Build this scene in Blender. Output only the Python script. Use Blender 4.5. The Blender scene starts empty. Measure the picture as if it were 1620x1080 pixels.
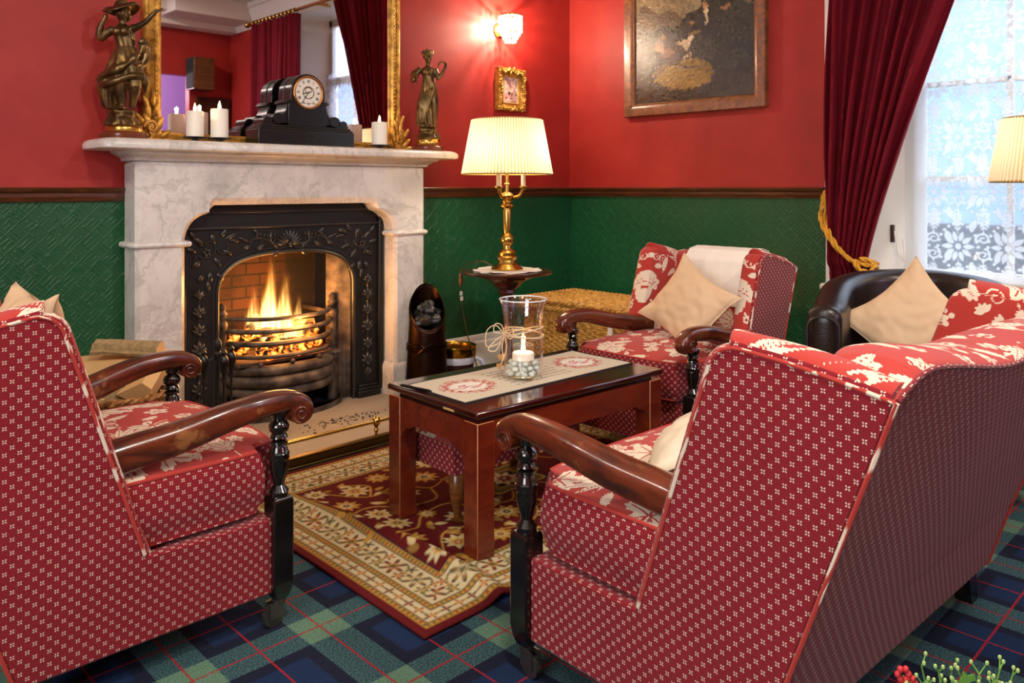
import bpy, bmesh, math, random
import numpy as np
from mathutils import Vector, Matrix
random.seed(7)
PI = math.pi
sc = bpy.context.scene
col = sc.collection

# ------------------------------------------------------------------ helpers
def C(h, k=1.0):
    def f(c):
        c /= 255.0
        return c / 12.92 if c <= 0.04045 else ((c + 0.055) / 1.055) ** 2.4
    return tuple(f(int(h[i:i + 2], 16)) * k for i in (0, 2, 4)) + (1.0,)

class G:
    """collects shapes that become one mesh"""
    def __init__(s):
        s.v = []; s.f = []; s.m = []
    def add(s, vs, fs, mi=0):
        o = len(s.v)
        s.v += [tuple(p) for p in vs]
        s.f += [tuple(i + o for i in f) for f in fs]
        s.m += [mi] * len(fs)
        return s
    def box(s, x0, x1, y0, y1, z0, z1, mi=0):
        v = [(x, y, z) for z in (z0, z1) for y in (y0, y1) for x in (x0, x1)]
        return s.add(v, [(0, 2, 3, 1), (4, 5, 7, 6), (0, 1, 5, 4), (2, 6, 7, 3), (0, 4, 6, 2), (1, 3, 7, 5)], mi)
    def lathe(s, prof, seg=32, cx=0, cy=0, mi=0, cap=True, fn=None):
        vs = []; fs = []
        for r, z in prof:
            for i in range(seg):
                a = 2 * PI * i / seg
                rr = r if fn is None else fn(r, a, z)
                vs.append((cx + rr * math.cos(a), cy + rr * math.sin(a), z))
        for j in range(len(prof) - 1):
            for i in range(seg):
                k = (i + 1) % seg
                fs.append((j * seg + i, j * seg + k, (j + 1) * seg + k, (j + 1) * seg + i))
        if cap:
            fs.append(tuple(range(seg - 1, -1, -1)))
            fs.append(tuple((len(prof) - 1) * seg + i for i in range(seg)))
        return s.add(vs, fs, mi)
    def rings(s, rows, cap0=True, cap1=True, closed=True, mi=0):
        n = len(rows[0]); vs = [p for r in rows for p in r]; fs = []
        for j in range(len(rows) - 1):
            for i in range(n if closed else n - 1):
                k = (i + 1) % n
                fs.append((j * n + i, j * n + k, (j + 1) * n + k, (j + 1) * n + i))
        if cap0: fs.append(tuple(range(n - 1, -1, -1)))
        if cap1: fs.append(tuple((len(rows) - 1) * n + i for i in range(n)))
        return s.add(vs, fs, mi)
    def tube(s, pts, r, seg=8, closed=False, mi=0, flat=1.0, up=None, sq=0):
        pts = [Vector(p) for p in pts]; n = len(pts)
        rr = r if hasattr(r, '__len__') else [r] * n
        rows = []; prev = None
        for i in range(n):
            a = pts[(i - 1) % n] if (closed or i > 0) else pts[i]
            b = pts[(i + 1) % n] if (closed or i < n - 1) else pts[i]
            t = (b - a).normalized() if (b - a).length > 1e-9 else Vector((0, 0, 1))
            if prev is None:
                u = Vector(up) if up else (Vector((0, 0, 1)) if abs(t.z) < .9 else Vector((1, 0, 0)))
            else:
                u = prev
            u = (u - t * u.dot(t))
            if u.length < 1e-6: u = t.orthogonal()
            u.normalize(); w = t.cross(u); prev = u
            row = []
            for k in range(seg):
                c_, s_ = math.cos(2 * PI * k / seg), math.sin(2 * PI * k / seg)
                q = rr[i] * (1 / (abs(c_) ** sq + abs(s_) ** sq) ** (1 / sq) if sq else 1)
                row.append(pts[i] + (u * c_ + w * s_ * flat) * q)
            rows.append(row)
        if closed:
            rows.append(rows[0])
            return s.rings(rows, False, False, mi=mi)
        return s.rings(rows, mi=mi)
    def ball(s, c, r, seg=12, rings=8, M=None, mi=0):
        r = r if hasattr(r, '__len__') else (r, r, r)
        vs = []; fs = []
        def P(x, y, z):
            p = Vector((x * r[0], y * r[1], z * r[2]))
            if M is not None: p = M @ p
            return (p.x + c[0], p.y + c[1], p.z + c[2])
        vs.append(P(0, 0, -1))
        for j in range(1, rings):
            t = PI * j / rings
            for i in range(seg):
                a = 2 * PI * i / seg
                vs.append(P(math.sin(t) * math.cos(a), math.sin(t) * math.sin(a), -math.cos(t)))
        vs.append(P(0, 0, 1)); L = len(vs) - 1
        for i in range(seg):
            k = (i + 1) % seg
            fs.append((0, 1 + k, 1 + i)); fs.append((L, L - seg + i, L - seg + k))
        for j in range(rings - 2):
            for i in range(seg):
                k = (i + 1) % seg
                fs.append((1 + j * seg + i, 1 + j * seg + k, 1 + (j + 1) * seg + k, 1 + (j + 1) * seg + i))
        return s.add(vs, fs, mi)
    def prism(s, poly, d0, d1, axis='y', mi=0, hole=None):
        """poly in the plane across axis, extruded d0..d1; hole has the same count as poly (ring) if given"""
        def P(a, b, d):
            return {'y': (a, d, b), 'x': (d, a, b), 'z': (a, b, d)}[axis]
        n = len(poly)
        if hole is None:
            vs = [P(a, b, d0) for a, b in poly] + [P(a, b, d1) for a, b in poly]
            fs = [tuple(range(n)), tuple(range(2 * n - 1, n - 1, -1))] + [(i, n + i, n + (i + 1) % n, (i + 1) % n) for i in range(n)]
        else:
            vs = [P(a, b, d) for d in (d0, d1) for q in (poly, hole) for a, b in q]
            fs = []
            for i in range(n):
                k = (i + 1) % n
                fs += [(i, k, n + k, n + i), (2 * n + i, 3 * n + i, 3 * n + k, 2 * n + k), (i, 2 * n + i, 2 * n + k, k), (n + i, n + k, 3 * n + k, 3 * n + i)]
        return s.add(vs, fs, mi)
    def grid(s, fn, nu, nv, mi=0):
        vs = [fn(i / nu, j / nv) for j in range(nv + 1) for i in range(nu + 1)]
        w = nu + 1
        return s.add(vs, [(j * w + i, j * w + i + 1, (j + 1) * w + i + 1, (j + 1) * w + i) for j in range(nv) for i in range(nu)], mi)
    def move(s, M, start=0):
        for i in range(start, len(s.v)):
            p = M @ Vector(s.v[i]); s.v[i] = (p.x, p.y, p.z)
        return s

def mesh_of(name, g, mats, smooth=True, angle=40, colors=None, fix=True):
    me = bpy.data.meshes.new(name)
    me.from_pydata(g.v, [], g.f)
    for m in (mats if isinstance(mats, (list, tuple)) else [mats]): me.materials.append(m)
    if any(g.m): me.polygons.foreach_set('material_index', g.m)
    if colors:
        for k, a in colors.items():
            at = me.color_attributes.new(k, 'FLOAT_COLOR', 'POINT')
            a = np.asarray(a, dtype=np.float32)
            if a.ndim == 1: a = np.stack([a, a, a], 1)
            if a.shape[1] == 3: a = np.concatenate([a, np.ones((len(a), 1), np.float32)], 1)
            at.data.foreach_set('color', a.ravel())
    if fix:
        bm = bmesh.new(); bm.from_mesh(me)
        bmesh.ops.recalc_face_normals(bm, faces=bm.faces)
        bm.to_mesh(me); bm.free()
    uv = me.uv_layers.new(name='UVMap')
    nl = len(me.loops); li = np.empty(nl, np.int32); me.loops.foreach_get('vertex_index', li)
    co = np.empty(len(me.vertices) * 3, np.float32); me.vertices.foreach_get('co', co); co = co.reshape(-1, 3)[li]
    npoly = len(me.polygons); no = np.empty(npoly * 3, np.float32); me.polygons.foreach_get('normal', no); no = np.abs(no.reshape(-1, 3))
    lt = np.empty(npoly, np.int32); me.polygons.foreach_get('loop_total', lt)
    ax = np.repeat(np.argmax(no, 1), lt)
    u = np.where(ax[:, None] == 0, co[:, [1, 2]], np.where(ax[:, None] == 1, co[:, [0, 2]], co[:, [0, 1]]))
    uv.data.foreach_set('uv', u.astype(np.float32).ravel())
    if smooth:
        me.polygons.foreach_set('use_smooth', [True] * npoly)
        me.set_sharp_from_angle(angle=math.radians(angle))
    return me

def obj(name, g, mats, parent=None, bevel=0, bseg=2, sub=0, loc=None, label=None, **kw):
    o = bpy.data.objects.new(name, mesh_of(name, g, mats, **kw))
    col.objects.link(o)
    if parent is not None: o.parent = parent
    if loc: o.location = loc
    if bevel:
        b = o.modifiers.new('Bevel', 'BEVEL'); b.width = bevel; b.segments = bseg; b.limit_method = 'ANGLE'; b.angle_limit = math.radians(35)
    if sub:
        m = o.modifiers.new('Subdivision', 'SUBSURF'); m.levels = sub; m.render_levels = sub
    if label: o['label'] = label
    return o

def tag(o, label, cat, group=None, kind=None):
    o['label'] = label; o['category'] = cat
    if group: o['group'] = group
    if kind: o['kind'] = kind
    return o

def thing(name, label, cat, loc=(0, 0, 0), rot=0, group=None):
    o = bpy.data.objects.new(name, None); col.objects.link(o)
    o.empty_display_size = .05
    o.location = loc; o.rotation_euler = (0, 0, rot)
    return tag(o, label, cat, group)

def struct(name, g, mats, **kw):
    o = obj(name, g, mats, **kw); o['kind'] = 'structure'; return o

def remesh(o, size, smooth=4):
    m = o.modifiers.new('Remesh', 'REMESH'); m.mode = 'VOXEL'; m.voxel_size = size; m.use_smooth_shade = True
    if smooth:
        s = o.modifiers.new('Smooth', 'SMOOTH'); s.factor = .5; s.iterations = smooth

def bez(p, n=24):
    """Catmull-Rom through points"""
    P = [Vector(q) for q in p]; P = [P[0] * 2 - P[1]] + P + [P[-1] * 2 - P[-2]]
    out = []
    k = len(P) - 3
    for i in range(n + 1):
        x = i / n * k; j = min(int(x), k - 1); t = x - j
        a, b, c, d = P[j:j + 4]
        out.append(.5 * (2 * b + (c - a) * t + (2 * a - 5 * b + 4 * c - d) * t * t + (3 * b - a - 3 * c + d) * t ** 3))
    return out

def nz(x, y, z, s=1.0):
    from mathutils import noise
    return noise.noise(Vector((x * s, y * s, z * s)))

# ------------------------------------------------------------------ node helpers
class NT:
    def __init__(s, name, rough=.5, metal=0, color=None, spec=None):
        s.m = bpy.data.materials.new(name); s.m.use_nodes = True
        s.t = s.m.node_tree; s.b = s.t.nodes['Principled BSDF']
        s.out = s.t.nodes['Material Output']
        s.set('Roughness', rough); s.set('Metallic', metal)
        if color is not None: s.set('Base Color', color)
        if spec is not None: s.set('Specular IOR Level', spec)
    def n(s, typ, **kw):
        nd = s.t.nodes.new(typ)
        for k, v in kw.items(): setattr(nd, k, v)
        return nd
    def link(s, a, b):
        s.t.links.new(a, b)
    def put(s, sock, v):
        if hasattr(v, 'is_output') or isinstance(v, bpy.types.NodeSocket): s.t.links.new(v, sock)
        elif v is not None:
            if sock.type in ('RGBA',) and not hasattr(v, '__len__'): v = (v, v, v, 1)
            sock.default_value = v
    def set(s, k, v): s.put(s.b.inputs[k], v)
    def math(s, op, a, b=None, c=None, clamp=False):
        nd = s.n('ShaderNodeMath', operation=op, use_clamp=clamp)
        for i, v in enumerate((a, b, c)):
            if v is not None: s.put(nd.inputs[i], v)
        return nd.outputs[0]
    def mix(s, f, a, b, blend='MIX'):
        nd = s.n('ShaderNodeMix', data_type='RGBA', blend_type=blend)
        s.put(nd.inputs[0], f); s.put(nd.inputs[6], a); s.put(nd.inputs[7], b)
        return nd.outputs[2]
    def coord(s, k='Object'): return s.n('ShaderNodeTexCoord').outputs[k]
    def mapping(s, vec, scale=(1, 1, 1), rot=(0, 0, 0), loc=(0, 0, 0)):
        nd = s.n('ShaderNodeMapping'); s.put(nd.inputs[0], vec)
        nd.inputs[1].default_value = loc; nd.inputs[2].default_value = rot; nd.inputs[3].default_value = scale
        return nd.outputs[0]
    def noise(s, scale, detail=3, vec=None, rough=.5, dist=0, color=False):
        nd = s.n('ShaderNodeTexNoise'); nd.inputs['Scale'].default_value = scale; nd.inputs['Detail'].default_value = detail
        nd.inputs['Roughness'].default_value = rough; nd.inputs['Distortion'].default_value = dist
        s.put(nd.inputs['Vector'], vec if vec is not None else s.coord())
        return nd.outputs['Color' if color else 'Fac']
    def voro(s, scale, vec=None, feature='F1', out='Distance', rand=1.0):
        nd = s.n('ShaderNodeTexVoronoi', feature=feature); nd.inputs['Scale'].default_value = scale
        nd.inputs['Randomness'].default_value = rand
        s.put(nd.inputs['Vector'], vec if vec is not None else s.coord())
        return nd.outputs[out]
    def ramp(s, f, stops, interp='LINEAR'):
        nd = s.n('ShaderNodeValToRGB'); s.put(nd.inputs[0], f); r = nd.color_ramp; r.interpolation = interp
        while len(r.elements) < len(stops): r.elements.new(.5)
        for e, (p, c) in zip(r.elements, stops):
            e.position = p; e.color = c if hasattr(c, '__len__') else (c, c, c, 1)
        return nd.outputs[0]
    def sep(s, v):
        nd = s.n('ShaderNodeSeparateXYZ'); s.put(nd.inputs[0], v); return nd.outputs
    def attr(s, name, out='Color'):
        return s.n('ShaderNodeAttribute', attribute_name=name).outputs[out]
    def bump(s, h, strength=.3, dist=.01):
        nd = s.n('ShaderNodeBump'); nd.inputs['Strength'].default_value = strength; nd.inputs['Distance'].default_value = dist
        s.put(nd.inputs['Height'], h); s.set('Normal', nd.outputs[0]); return nd.outputs[0]
    def step(s, v, lo, hi):
        nd = s.n('ShaderNodeMapRange', interpolation_type='SMOOTHSTEP'); s.put(nd.inputs[0], v)
        nd.inputs[1].default_value = lo; nd.inputs[2].default_value = hi; nd.inputs[3].default_value = 0; nd.inputs[4].default_value = 1
        return nd.outputs[0]

def simple(name, color, rough=.5, metal=0, spec=None, var=0, vscale=20, bump=0, bscale=80):
    k = NT(name, rough, metal, C(color), spec)
    if var:
        n = k.noise(vscale, 4)
        c = C(color)
        k.set('Base Color', k.mix(n, tuple(x * (1 - var) for x in c[:3]) + (1,), tuple(min(1, x * (1 + var)) for x in c[:3]) + (1,)))
    if bump: k.bump(k.noise(bscale, 4), bump, .003)
    return k.m

# ------------------------------------------------------------------ materials
def mat_red_wall():
    k = NT('red painted wall', .55)
    n = k.noise(1.6, 5, rough=.6, dist=.8); n2 = k.noise(9, 4)
    f = k.math('ADD', k.math('MULTIPLY', n, .75), k.math('MULTIPLY', n2, .25))
    k.set('Base Color', k.ramp(f, [(.3, C('8c1a16')), (.5, C('9c211a')), (.72, C('aa2e22'))]))
    k.bump(k.noise(60, 4), .06, .004)
    return k.m
def mat_green_wall():
    k = NT('green embossed wallpaper', .38, spec=.5)
    v = k.coord()
    x, y, z = k.sep(v)
    h = k.math('ADD', x, y)                    # along the wall whichever way it runs
    a = k.math('ADD', h, z); b = k.math('SUBTRACT', h, z)
    cell = 0.075
    A = k.math('FLOOR', k.math('DIVIDE', a, cell)); B = k.math('FLOOR', k.math('DIVIDE', b, cell))
    par = k.math('ABSOLUTE', k.math('MODULO', k.math('ADD', A, B), 2))
    wob = k.math('MULTIPLY', k.noise(14, 3, v), .02)
    la = k.math('SINE', k.math('MULTIPLY', k.math('ADD', a, wob), 270)); lb = k.math('SINE', k.math('MULTIPLY', k.math('ADD', b, wob), 270))
    par2 = k.step(par, .45, .55)
    mixn = k.n('ShaderNodeMix', data_type='FLOAT'); k.put(mixn.inputs[0], par2); k.put(mixn.inputs[2], la); k.put(mixn.inputs[3], lb)
    lines = k.math('MULTIPLY', k.step(mixn.outputs[0], .1, .95), k.step(k.noise(26, 3, v), .44, .62))
    edge = k.math('ADD', k.step(k.math('ABSOLUTE', k.math('SUBTRACT', k.math('FRACT', k.math('DIVIDE', a, cell)), .5)), .44, .5),
                  k.step(k.math('ABSOLUTE', k.math('SUBTRACT', k.math('FRACT', k.math('DIVIDE', b, cell)), .5)), .44, .5))
    hh = k.math('ADD', lines, k.math('MULTIPLY', edge, .35))
    k.set('Base Color', k.mix(k.noise(3, 4, v), C('0c4426'), C('12552f')))
    k.bump(hh, .5, .005)
    return k.m
def mat_marble():
    k = NT('veined white marble', .28, spec=.5)
    v = k.coord()
    w = k.noise(2.2, 6, v, .6, color=True)
    d = k.mix(.28, v, w, 'ADD')
    m = k.mapping(d, (1.0, 1.0, .55), (.4, .75, .3))
    n = k.noise(3.3, 8, m, .62, .6)
    vein = k.step(k.math('ABSOLUTE', k.math('SUBTRACT', n, .5)), .0, .028)
    n2 = k.noise(7, 8, m, .65, 1.0)
    vein2 = k.step(k.math('ABSOLUTE', k.math('SUBTRACT', n2, .5)), .0, .02)
    cloud = k.noise(5, 6, v, .6)
    base = k.mix(k.step(cloud, .35, .75), C('e2dcd2'), C('c4bfb7'))
    c = k.mix(k.math('MULTIPLY', k.math('SUBTRACT', 1, vein), .30), base, C('80796f'))
    c = k.mix(k.math('MULTIPLY', k.math('SUBTRACT', 1, vein2), .22), c, C('8a8378'))
    k.set('Base Color', c)
    k.bump(k.noise(40, 4, v), .03, .003)
    return k.m
def mat_wood(name, c1, c2, rough=.3, scale=(6, 6, 60), wear=None, coat=.2):
    k = NT(name, rough); v = k.coord()
    n = k.noise(1, 5, k.mapping(v, scale), .6, .8)
    c = k.mix(k.step(n, .3, .7), C(c1), C(c2))
    if wear:
        w = k.step(k.noise(11, 6, v, .7), .56, .66)
        c = k.mix(k.math('MULTIPLY', w, .7), c, C(wear))
    k.set('Base Color', c); k.set('Coat Weight', coat); k.set('Coat Roughness', .12)
    k.bump(n, .05, .002)
    return k.m
def mat_fabric():
    k = NT('red upholstery weave', .85, spec=.2)
    uv = k.coord('UV'); u, v, _ = k.sep(uv)
    P = 0.0262
    U = k.math('DIVIDE', u, P); V = k.math('DIVIDE', v, P)
    def lat(o):
        ax = k.math('SUBTRACT', k.math('ABSOLUTE', k.math('SUBTRACT', k.math('FRACT', k.math('ADD', U, 100 + o)), .5)), .088)
        ay = k.math('SUBTRACT', k.math('ABSOLUTE', k.math('SUBTRACT', k.math('FRACT', k.math('ADD', V, 100 + o)), .5)), .088)
        p = k.math('MULTIPLY', k.math('ADD', ax, ay), .60); q = k.math('MULTIPLY', k.math('SUBTRACT', ax, ay), .86)
        d = k.math('SQRT', k.math('ADD', k.math('MULTIPLY', p, p), k.math('MULTIPLY', q, q)))
        return k.math('SUBTRACT', 1, k.step(d, .046, .072))
    dots = k.math('MAXIMUM', lat(0), lat(.5))
    at = k.attr('fabric'); r, g, b = k.sep(at)
    fl = k.step(r, .38, .62); pat = k.step(g, .4, .6)
    vr = k.noise(7, 4)
    red1 = k.mix(vr, C('6f1019'), C('811722'))
    red2 = k.mix(vr, C('9c2c25'), C('aa382e'))
    cr = k.mix(k.noise(30, 3), C('cbb79f'), C('dbcab4'))
    c1 = k.mix(k.math('MULTIPLY', dots, .88), red1, cr)
    c2 = k.mix(fl, red2, cr)
    k.set('Base Color', k.mix(pat, c1, c2))
    k.set('Sheen Weight', .12); k.set('Sheen Roughness', .5)
    wv = k.math('ADD', k.math('SINE', k.math('MULTIPLY', u, 4200)), k.math('SINE', k.math('MULTIPLY', v, 4200)))
    k.bump(k.math('ADD', wv, k.math('MULTIPLY', k.noise(25, 3), 6)), .12, .001)
    return k.m
def mat_attr(name, rough=.9, bumps=0, bscale=900, spec=.2, attr='paint'):
    k = NT(name, rough, spec=spec); c = k.attr(attr)
    n = k.noise(bscale, 2)
    k.set('Base Color', k.mix(k.math('MULTIPLY', n, .5), c, (0.02, 0.012, 0.01, 1), 'MIX') if bumps else c)
    if bumps: k.bump(k.noise(bscale, 2), bumps, .003)
    return k.m
def mat_carpet():
    k = NT('tartan carpet', .95, spec=.1); x, y, z = k.sep(k.coord())
    px, py = .3140, .3350
    def tri(v, c, p):       # 0 at band centre, .5 half a period away
        f = k.math('FRACT', k.math('ADD', k.math('DIVIDE', k.math('SUBTRACT', v, c), p), 100.5))
        return k.math('ABSOLUTE', k.math('SUBTRACT', f, .5))
    gx = tri(x, -2.930, px); gy = tri(y, -1.765, py)
    edge = k.math('MULTIPLY', k.math('SUBTRACT', k.noise(420, 1), .5), .02)
    GX = k.math('SUBTRACT', 1, k.step(k.math('ADD', gx, edge), .176, .188)); GY = k.math('SUBTRACT', 1, k.step(k.math('ADD', gy, edge), .164, .176))
    core = k.math('MULTIPLY', k.step(gx, .27, .29), k.step(gy, .27, .29))
    sp = k.step(k.noise(230, 3, rough=.7), .40, .60)
    blue = k.mix(core, C('191e30'), C('1a2c4c'))
    teal = k.mix(sp, C('22373e'), C('47686a'))
    green = k.mix(k.math('MULTIPLY', sp, .5), C('557560'), C('76957a'))
    s1 = k.math('ADD', GX, GY)
    c = k.mix(k.step(s1, .4, .6), blue, teal)
    c = k.mix(k.step(s1, 1.4, 1.6), c, green)
    rx = tri(x, -2.930, px / 2); ry1 = tri(y, -1.765, py); ry2 = tri(y, -1.5975, py * 2)
    ln = k.math('MAXIMUM', k.math('SUBTRACT', 1, k.step(rx, .013, .02)),
                k.math('MAXIMUM', k.math('SUBTRACT', 1, k.step(ry1, .0065, .01)), k.math('SUBTRACT', 1, k.step(ry2, .0033, .005))))
    dash = k.step(k.noise(160, 1), .3, .45)
    c = k.mix(k.math('MULTIPLY', ln, k.math('ADD', k.math('MULTIPLY', dash, .5), .4)), c, C('a01f28'))
    dark = k.step(k.noise(260, 3, rough=.75), .40, .68)
    k.set('Base Color', k.mix(k.math('MULTIPLY', dark, .55), c, (0.008, 0.01, 0.014, 1)))
    k.bump(k.noise(600, 2), .5, .006)
    return k.m
def mat_iron():
    k = NT('black cast iron', .45, .2, spec=.5); v = k.coord()
    n = k.noise(9, 6, v)
    k.set('Base Color', k.mix(n, C('0b0b0a'), C('1b1a18')))
    k.set('Roughness', k.math('ADD', k.math('MULTIPLY', n, .3), .34))
    k.bump(k.noise(120, 4, v), .12, .003)
    return k.m
def mat_iron2():  # paler iron for the raised ornament, its highlights put into the colour
    k = NT('polished graphite iron', .34, .35, spec=.7); v = k.coord()
    k.set('Base Color', k.mix(k.noise(20, 5, v), C('201f1d'), C('3b3936'))); k.bump(k.noise(150, 4, v), .15, .003)
    return k.m
def mat_rust():
    k = NT('sooty weathered iron', .6, .35); v = k.coord()
    k.set('Base Color', k.ramp(k.noise(14, 6, v), [(.3, C('241d17')), (.5, C('55483c')), (.7, C('7c6c5c'))]))
    k.bump(k.noise(70, 4, v), .2, .004)
    return k.m
def mat_brick():
    k = NT('sooty firebrick', .9); v = k.coord()
    x, y, z = k.sep(v)
    cmb = k.n('ShaderNodeCombineXYZ'); k.put(cmb.inputs[0], k.math('ADD', x, k.math('MULTIPLY', y, 1.0))); k.put(cmb.inputs[1], z)
    bk = k.n('ShaderNodeTexBrick'); k.put(bk.inputs['Vector'], cmb.outputs[0])
    bk.inputs['Scale'].default_value = 1; bk.inputs['Brick Width'].default_value = .15; bk.inputs['Row Height'].default_value = .058
    bk.inputs['Mortar Size'].default_value = .005
    bk.inputs['Color1'].default_value = C('4c2a1b'); bk.inputs['Color2'].default_value = C('382013'); bk.inputs['Mortar'].default_value = C('1c130d')
    soot = k.step(k.noise(7, 5, v), .36, .6)
    k.set('Base Color', k.mix(k.math('MULTIPLY', soot, .9), bk.outputs[0], C('15100c')))
    k.bump(k.math('ADD', bk.outputs[1], k.math('MULTIPLY', k.noise(60, 4, v), -.4)), -.4, .01)
    return k.m
def mat_bronze():
    k = NT('dark patinated bronze', .38, .85); v = k.coord()
    k.set('Base Color', k.ramp(k.noise(16, 5, v), [(.3, C('3a3020')), (.55, C('745d3a')), (.75, C('a5834a'))]))
    k.bump(k.noise(90, 4, v), .12, .003)
    return k.m
def mat_gilt(name='old gilding', a='7a561f', b='c4913a', c='e0b660'):
    k = NT(name, .42, .55); v = k.coord()
    k.set('Base Color', k.ramp(k.noise(28, 5, v), [(.3, C(a)), (.5, C(b)), (.75, C(c))]))
    k.bump(k.noise(110, 4, v), .2, .003)
    return k.m
def mat_brass(name='polished brass', col_='d0a857', rough=.26):
    k = NT(name, rough, 1.0); v = k.coord()
    c = C(col_)
    k.set('Base Color', k.mix(k.noise(18, 4, v), tuple(x * .75 for x in c[:3]) + (1,), c))
    return k.m
def mat_shade():
    k = NT('pleated cream lampshade silk', .9)
    d = k.n('ShaderNodeBsdfDiffuse'); d.inputs[0].default_value = C('eadfc6')
    t = k.n('ShaderNodeBsdfTranslucent'); t.inputs[0].default_value = C('f5ead2')
    m = k.n('ShaderNodeMixShader'); m.inputs[0].default_value = .55
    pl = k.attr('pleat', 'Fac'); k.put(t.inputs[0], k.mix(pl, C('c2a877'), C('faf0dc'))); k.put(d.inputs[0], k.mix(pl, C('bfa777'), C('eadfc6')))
    k.link(d.outputs[0], m.inputs[1]); k.link(t.outputs[0], m.inputs[2]); k.link(m.outputs[0], k.out.inputs[0])
    return k.m
def mat_emit(name, color, strength):
    k = NT(name); e = k.n('ShaderNodeEmission'); e.inputs[0].default_value = color; e.inputs[1].default_value = strength
    k.link(e.outputs[0], k.out.inputs[0]); return k.m
def mat_glass(name='clear glass', color=(1, 1, 1, 1), rough=0.0, thin=True):
    k = NT(name)
    gl = k.n('ShaderNodeBsdfGlossy'); gl.inputs[0].default_value = (1, 1, 1, 1); gl.inputs[1].default_value = .02
    tr = k.n('ShaderNodeBsdfTransparent'); tr.inputs[0].default_value = color
    fr = k.n('ShaderNodeFresnel'); ge = k.n('ShaderNodeNewGeometry'); k.put(fr.inputs[0], k.math('ADD', 1.45, k.math('MULTIPLY', ge.outputs['Backfacing'], 1 / 1.45 - 1.45)))
    m = k.n('ShaderNodeMixShader'); k.put(m.inputs[0], k.math('MULTIPLY', fr.outputs[0], 1.8, clamp=True)); k.link(tr.outputs[0], m.inputs[1]); k.link(gl.outputs[0], m.inputs[2])
    k.link(m.outputs[0], k.out.inputs[0]); return k.m
def mat_lace():
    k = NT('white cotton lace', .9)
    d = k.n('ShaderNodeBsdfDiffuse'); d.inputs[0].default_value = C('eef1f4')
    t = k.n('ShaderNodeBsdfTranslucent'); t.inputs[0].default_value = (1, 1, 1, 1)
    m = k.n('ShaderNodeMixShader'); m.inputs[0].default_value = .5; k.link(d.outputs[0], m.inputs[1]); k.link(t.outputs[0], m.inputs[2])
    tr = k.n('ShaderNodeBsdfTransparent')
    a = k.attr('lace', 'Fac')
    x, y, z = k.sep(k.coord())
    net = k.math('MULTIPLY', k.math('SINE', k.math('MULTIPLY', k.math('ADD', y, z), 900)), k.math('SINE', k.math('MULTIPLY', k.math('SUBTRACT', y, z), 900)))
    al = k.math('ADD', a, k.math('MULTIPLY', net, .12), clamp=True)
    mm = k.n('ShaderNodeMixShader'); k.put(mm.inputs[0], al); k.link(tr.outputs[0], mm.inputs[1]); k.link(m.outputs[0], mm.inputs[2])
    k.link(mm.outputs[0], k.out.inputs[0]); return k.m
def mat_velvet():
    k = NT('crimson velvet', .8, spec=.15); v = k.coord()
    k.set('Base Color', k.mix(k.noise(5, 4, v), C('5a0716'), C('74101f')))
    k.set('Sheen Weight', .22); k.set('Sheen Roughness', .3); k.set('Sheen Tint', C('d03048'))
    k.bump(k.noise(150, 3, v), .1, .002); return k.m
def mat_wicker(a, b, c):
    k = NT('woven willow', .55); v = k.coord()
    k.set('Base Color', k.ramp(k.noise(45, 5, v), [(.3, C(a)), (.5, C(b)), (.72, C(c))]))
    k.bump(k.noise(200, 3, v), .15, .002); return k.m
def mat_leather():
    k = NT('dark brown leather', .33, color=C('1d1310')); v = k.coord()
    k.set('Base Color', k.mix(k.noise(6, 4, v), C('150e0c'), C('2a1c16')))
    k.bump(k.math('ADD', k.voro(160, v), k.math('MULTIPLY', k.noise(14, 3, v), 1.5)), .12, .003); return k.m
def mat_ember():
    k = NT('glowing coals', .9); v = k.coord()
    n = k.noise(22, 4, v)
    k.set('Base Color', k.mix(n, C('0d0b0a'), C('3a332d')))
    k.set('Emission Color', k.ramp(n, [(.48, (0, 0, 0, 1)), (.56, (1, .12, .01, 1)), (.7, (1, .45, .08, 1))]))
    k.set('Emission Strength', 4.0)
    k.bump(k.noise(50, 4, v), .4, .01); return k.m
def mat_flame():
    k = NT('fire'); k.t.nodes.remove(k.b)
    v = k.coord('Object'); x, y, z = k.sep(v)       # object is a unit flame: radius 1 at the foot, height 1
    n = k.noise(1.0, 4, k.mapping(v, (1.6, 1.6, 2.2)), .6, .6)
    zz = k.math('MAXIMUM', z, 0)
    wob = k.math('MULTIPLY', k.math('SUBTRACT', n, .5), 1.3)
    wx = k.math('ADD', x, k.math('MULTIPLY', k.math('SINE', k.math('MULTIPLY', z, 7)), k.math('MULTIPLY', z, .22)))
    r = k.math('SQRT', k.math('ADD', k.math('MULTIPLY', wx, wx), k.math('MULTIPLY', y, y)))
    R = k.math('MULTIPLY', k.math('POWER', k.math('SUBTRACT', 1.02, k.math('MINIMUM', zz, 1)), .75), .85)
    d = k.math('SUBTRACT', k.math('SUBTRACT', R, r), k.math('MULTIPLY', wob, k.math('ADD', .2, zz)))
    st = k.step(d, 0, .55)
    fil = k.step(k.noise(1.0, 3, k.mapping(v, (6.5, 6.5, 1.6)), .6, .3), .3, .68)
    st = k.math('MULTIPLY', st, k.math('ADD', .25, fil))
    hot = k.math('MULTIPLY', st, k.math('SUBTRACT', 1.15, zz))
    c = k.ramp(hot, [(0, (1, .16, .01, 1)), (.35, (1, .36, .04, 1)), (.9, (1, .68, .22, 1))])
    e = k.n('ShaderNodeEmission'); k.put(e.inputs[0], c); k.put(e.inputs[1], k.math('MULTIPLY', k.math('MULTIPLY', st, st), k.math('ADD', 6, k.math('MULTIPLY', hot, 55))))
    k.link(e.outputs[0], k.out.inputs['Volume']); return k.m
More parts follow.
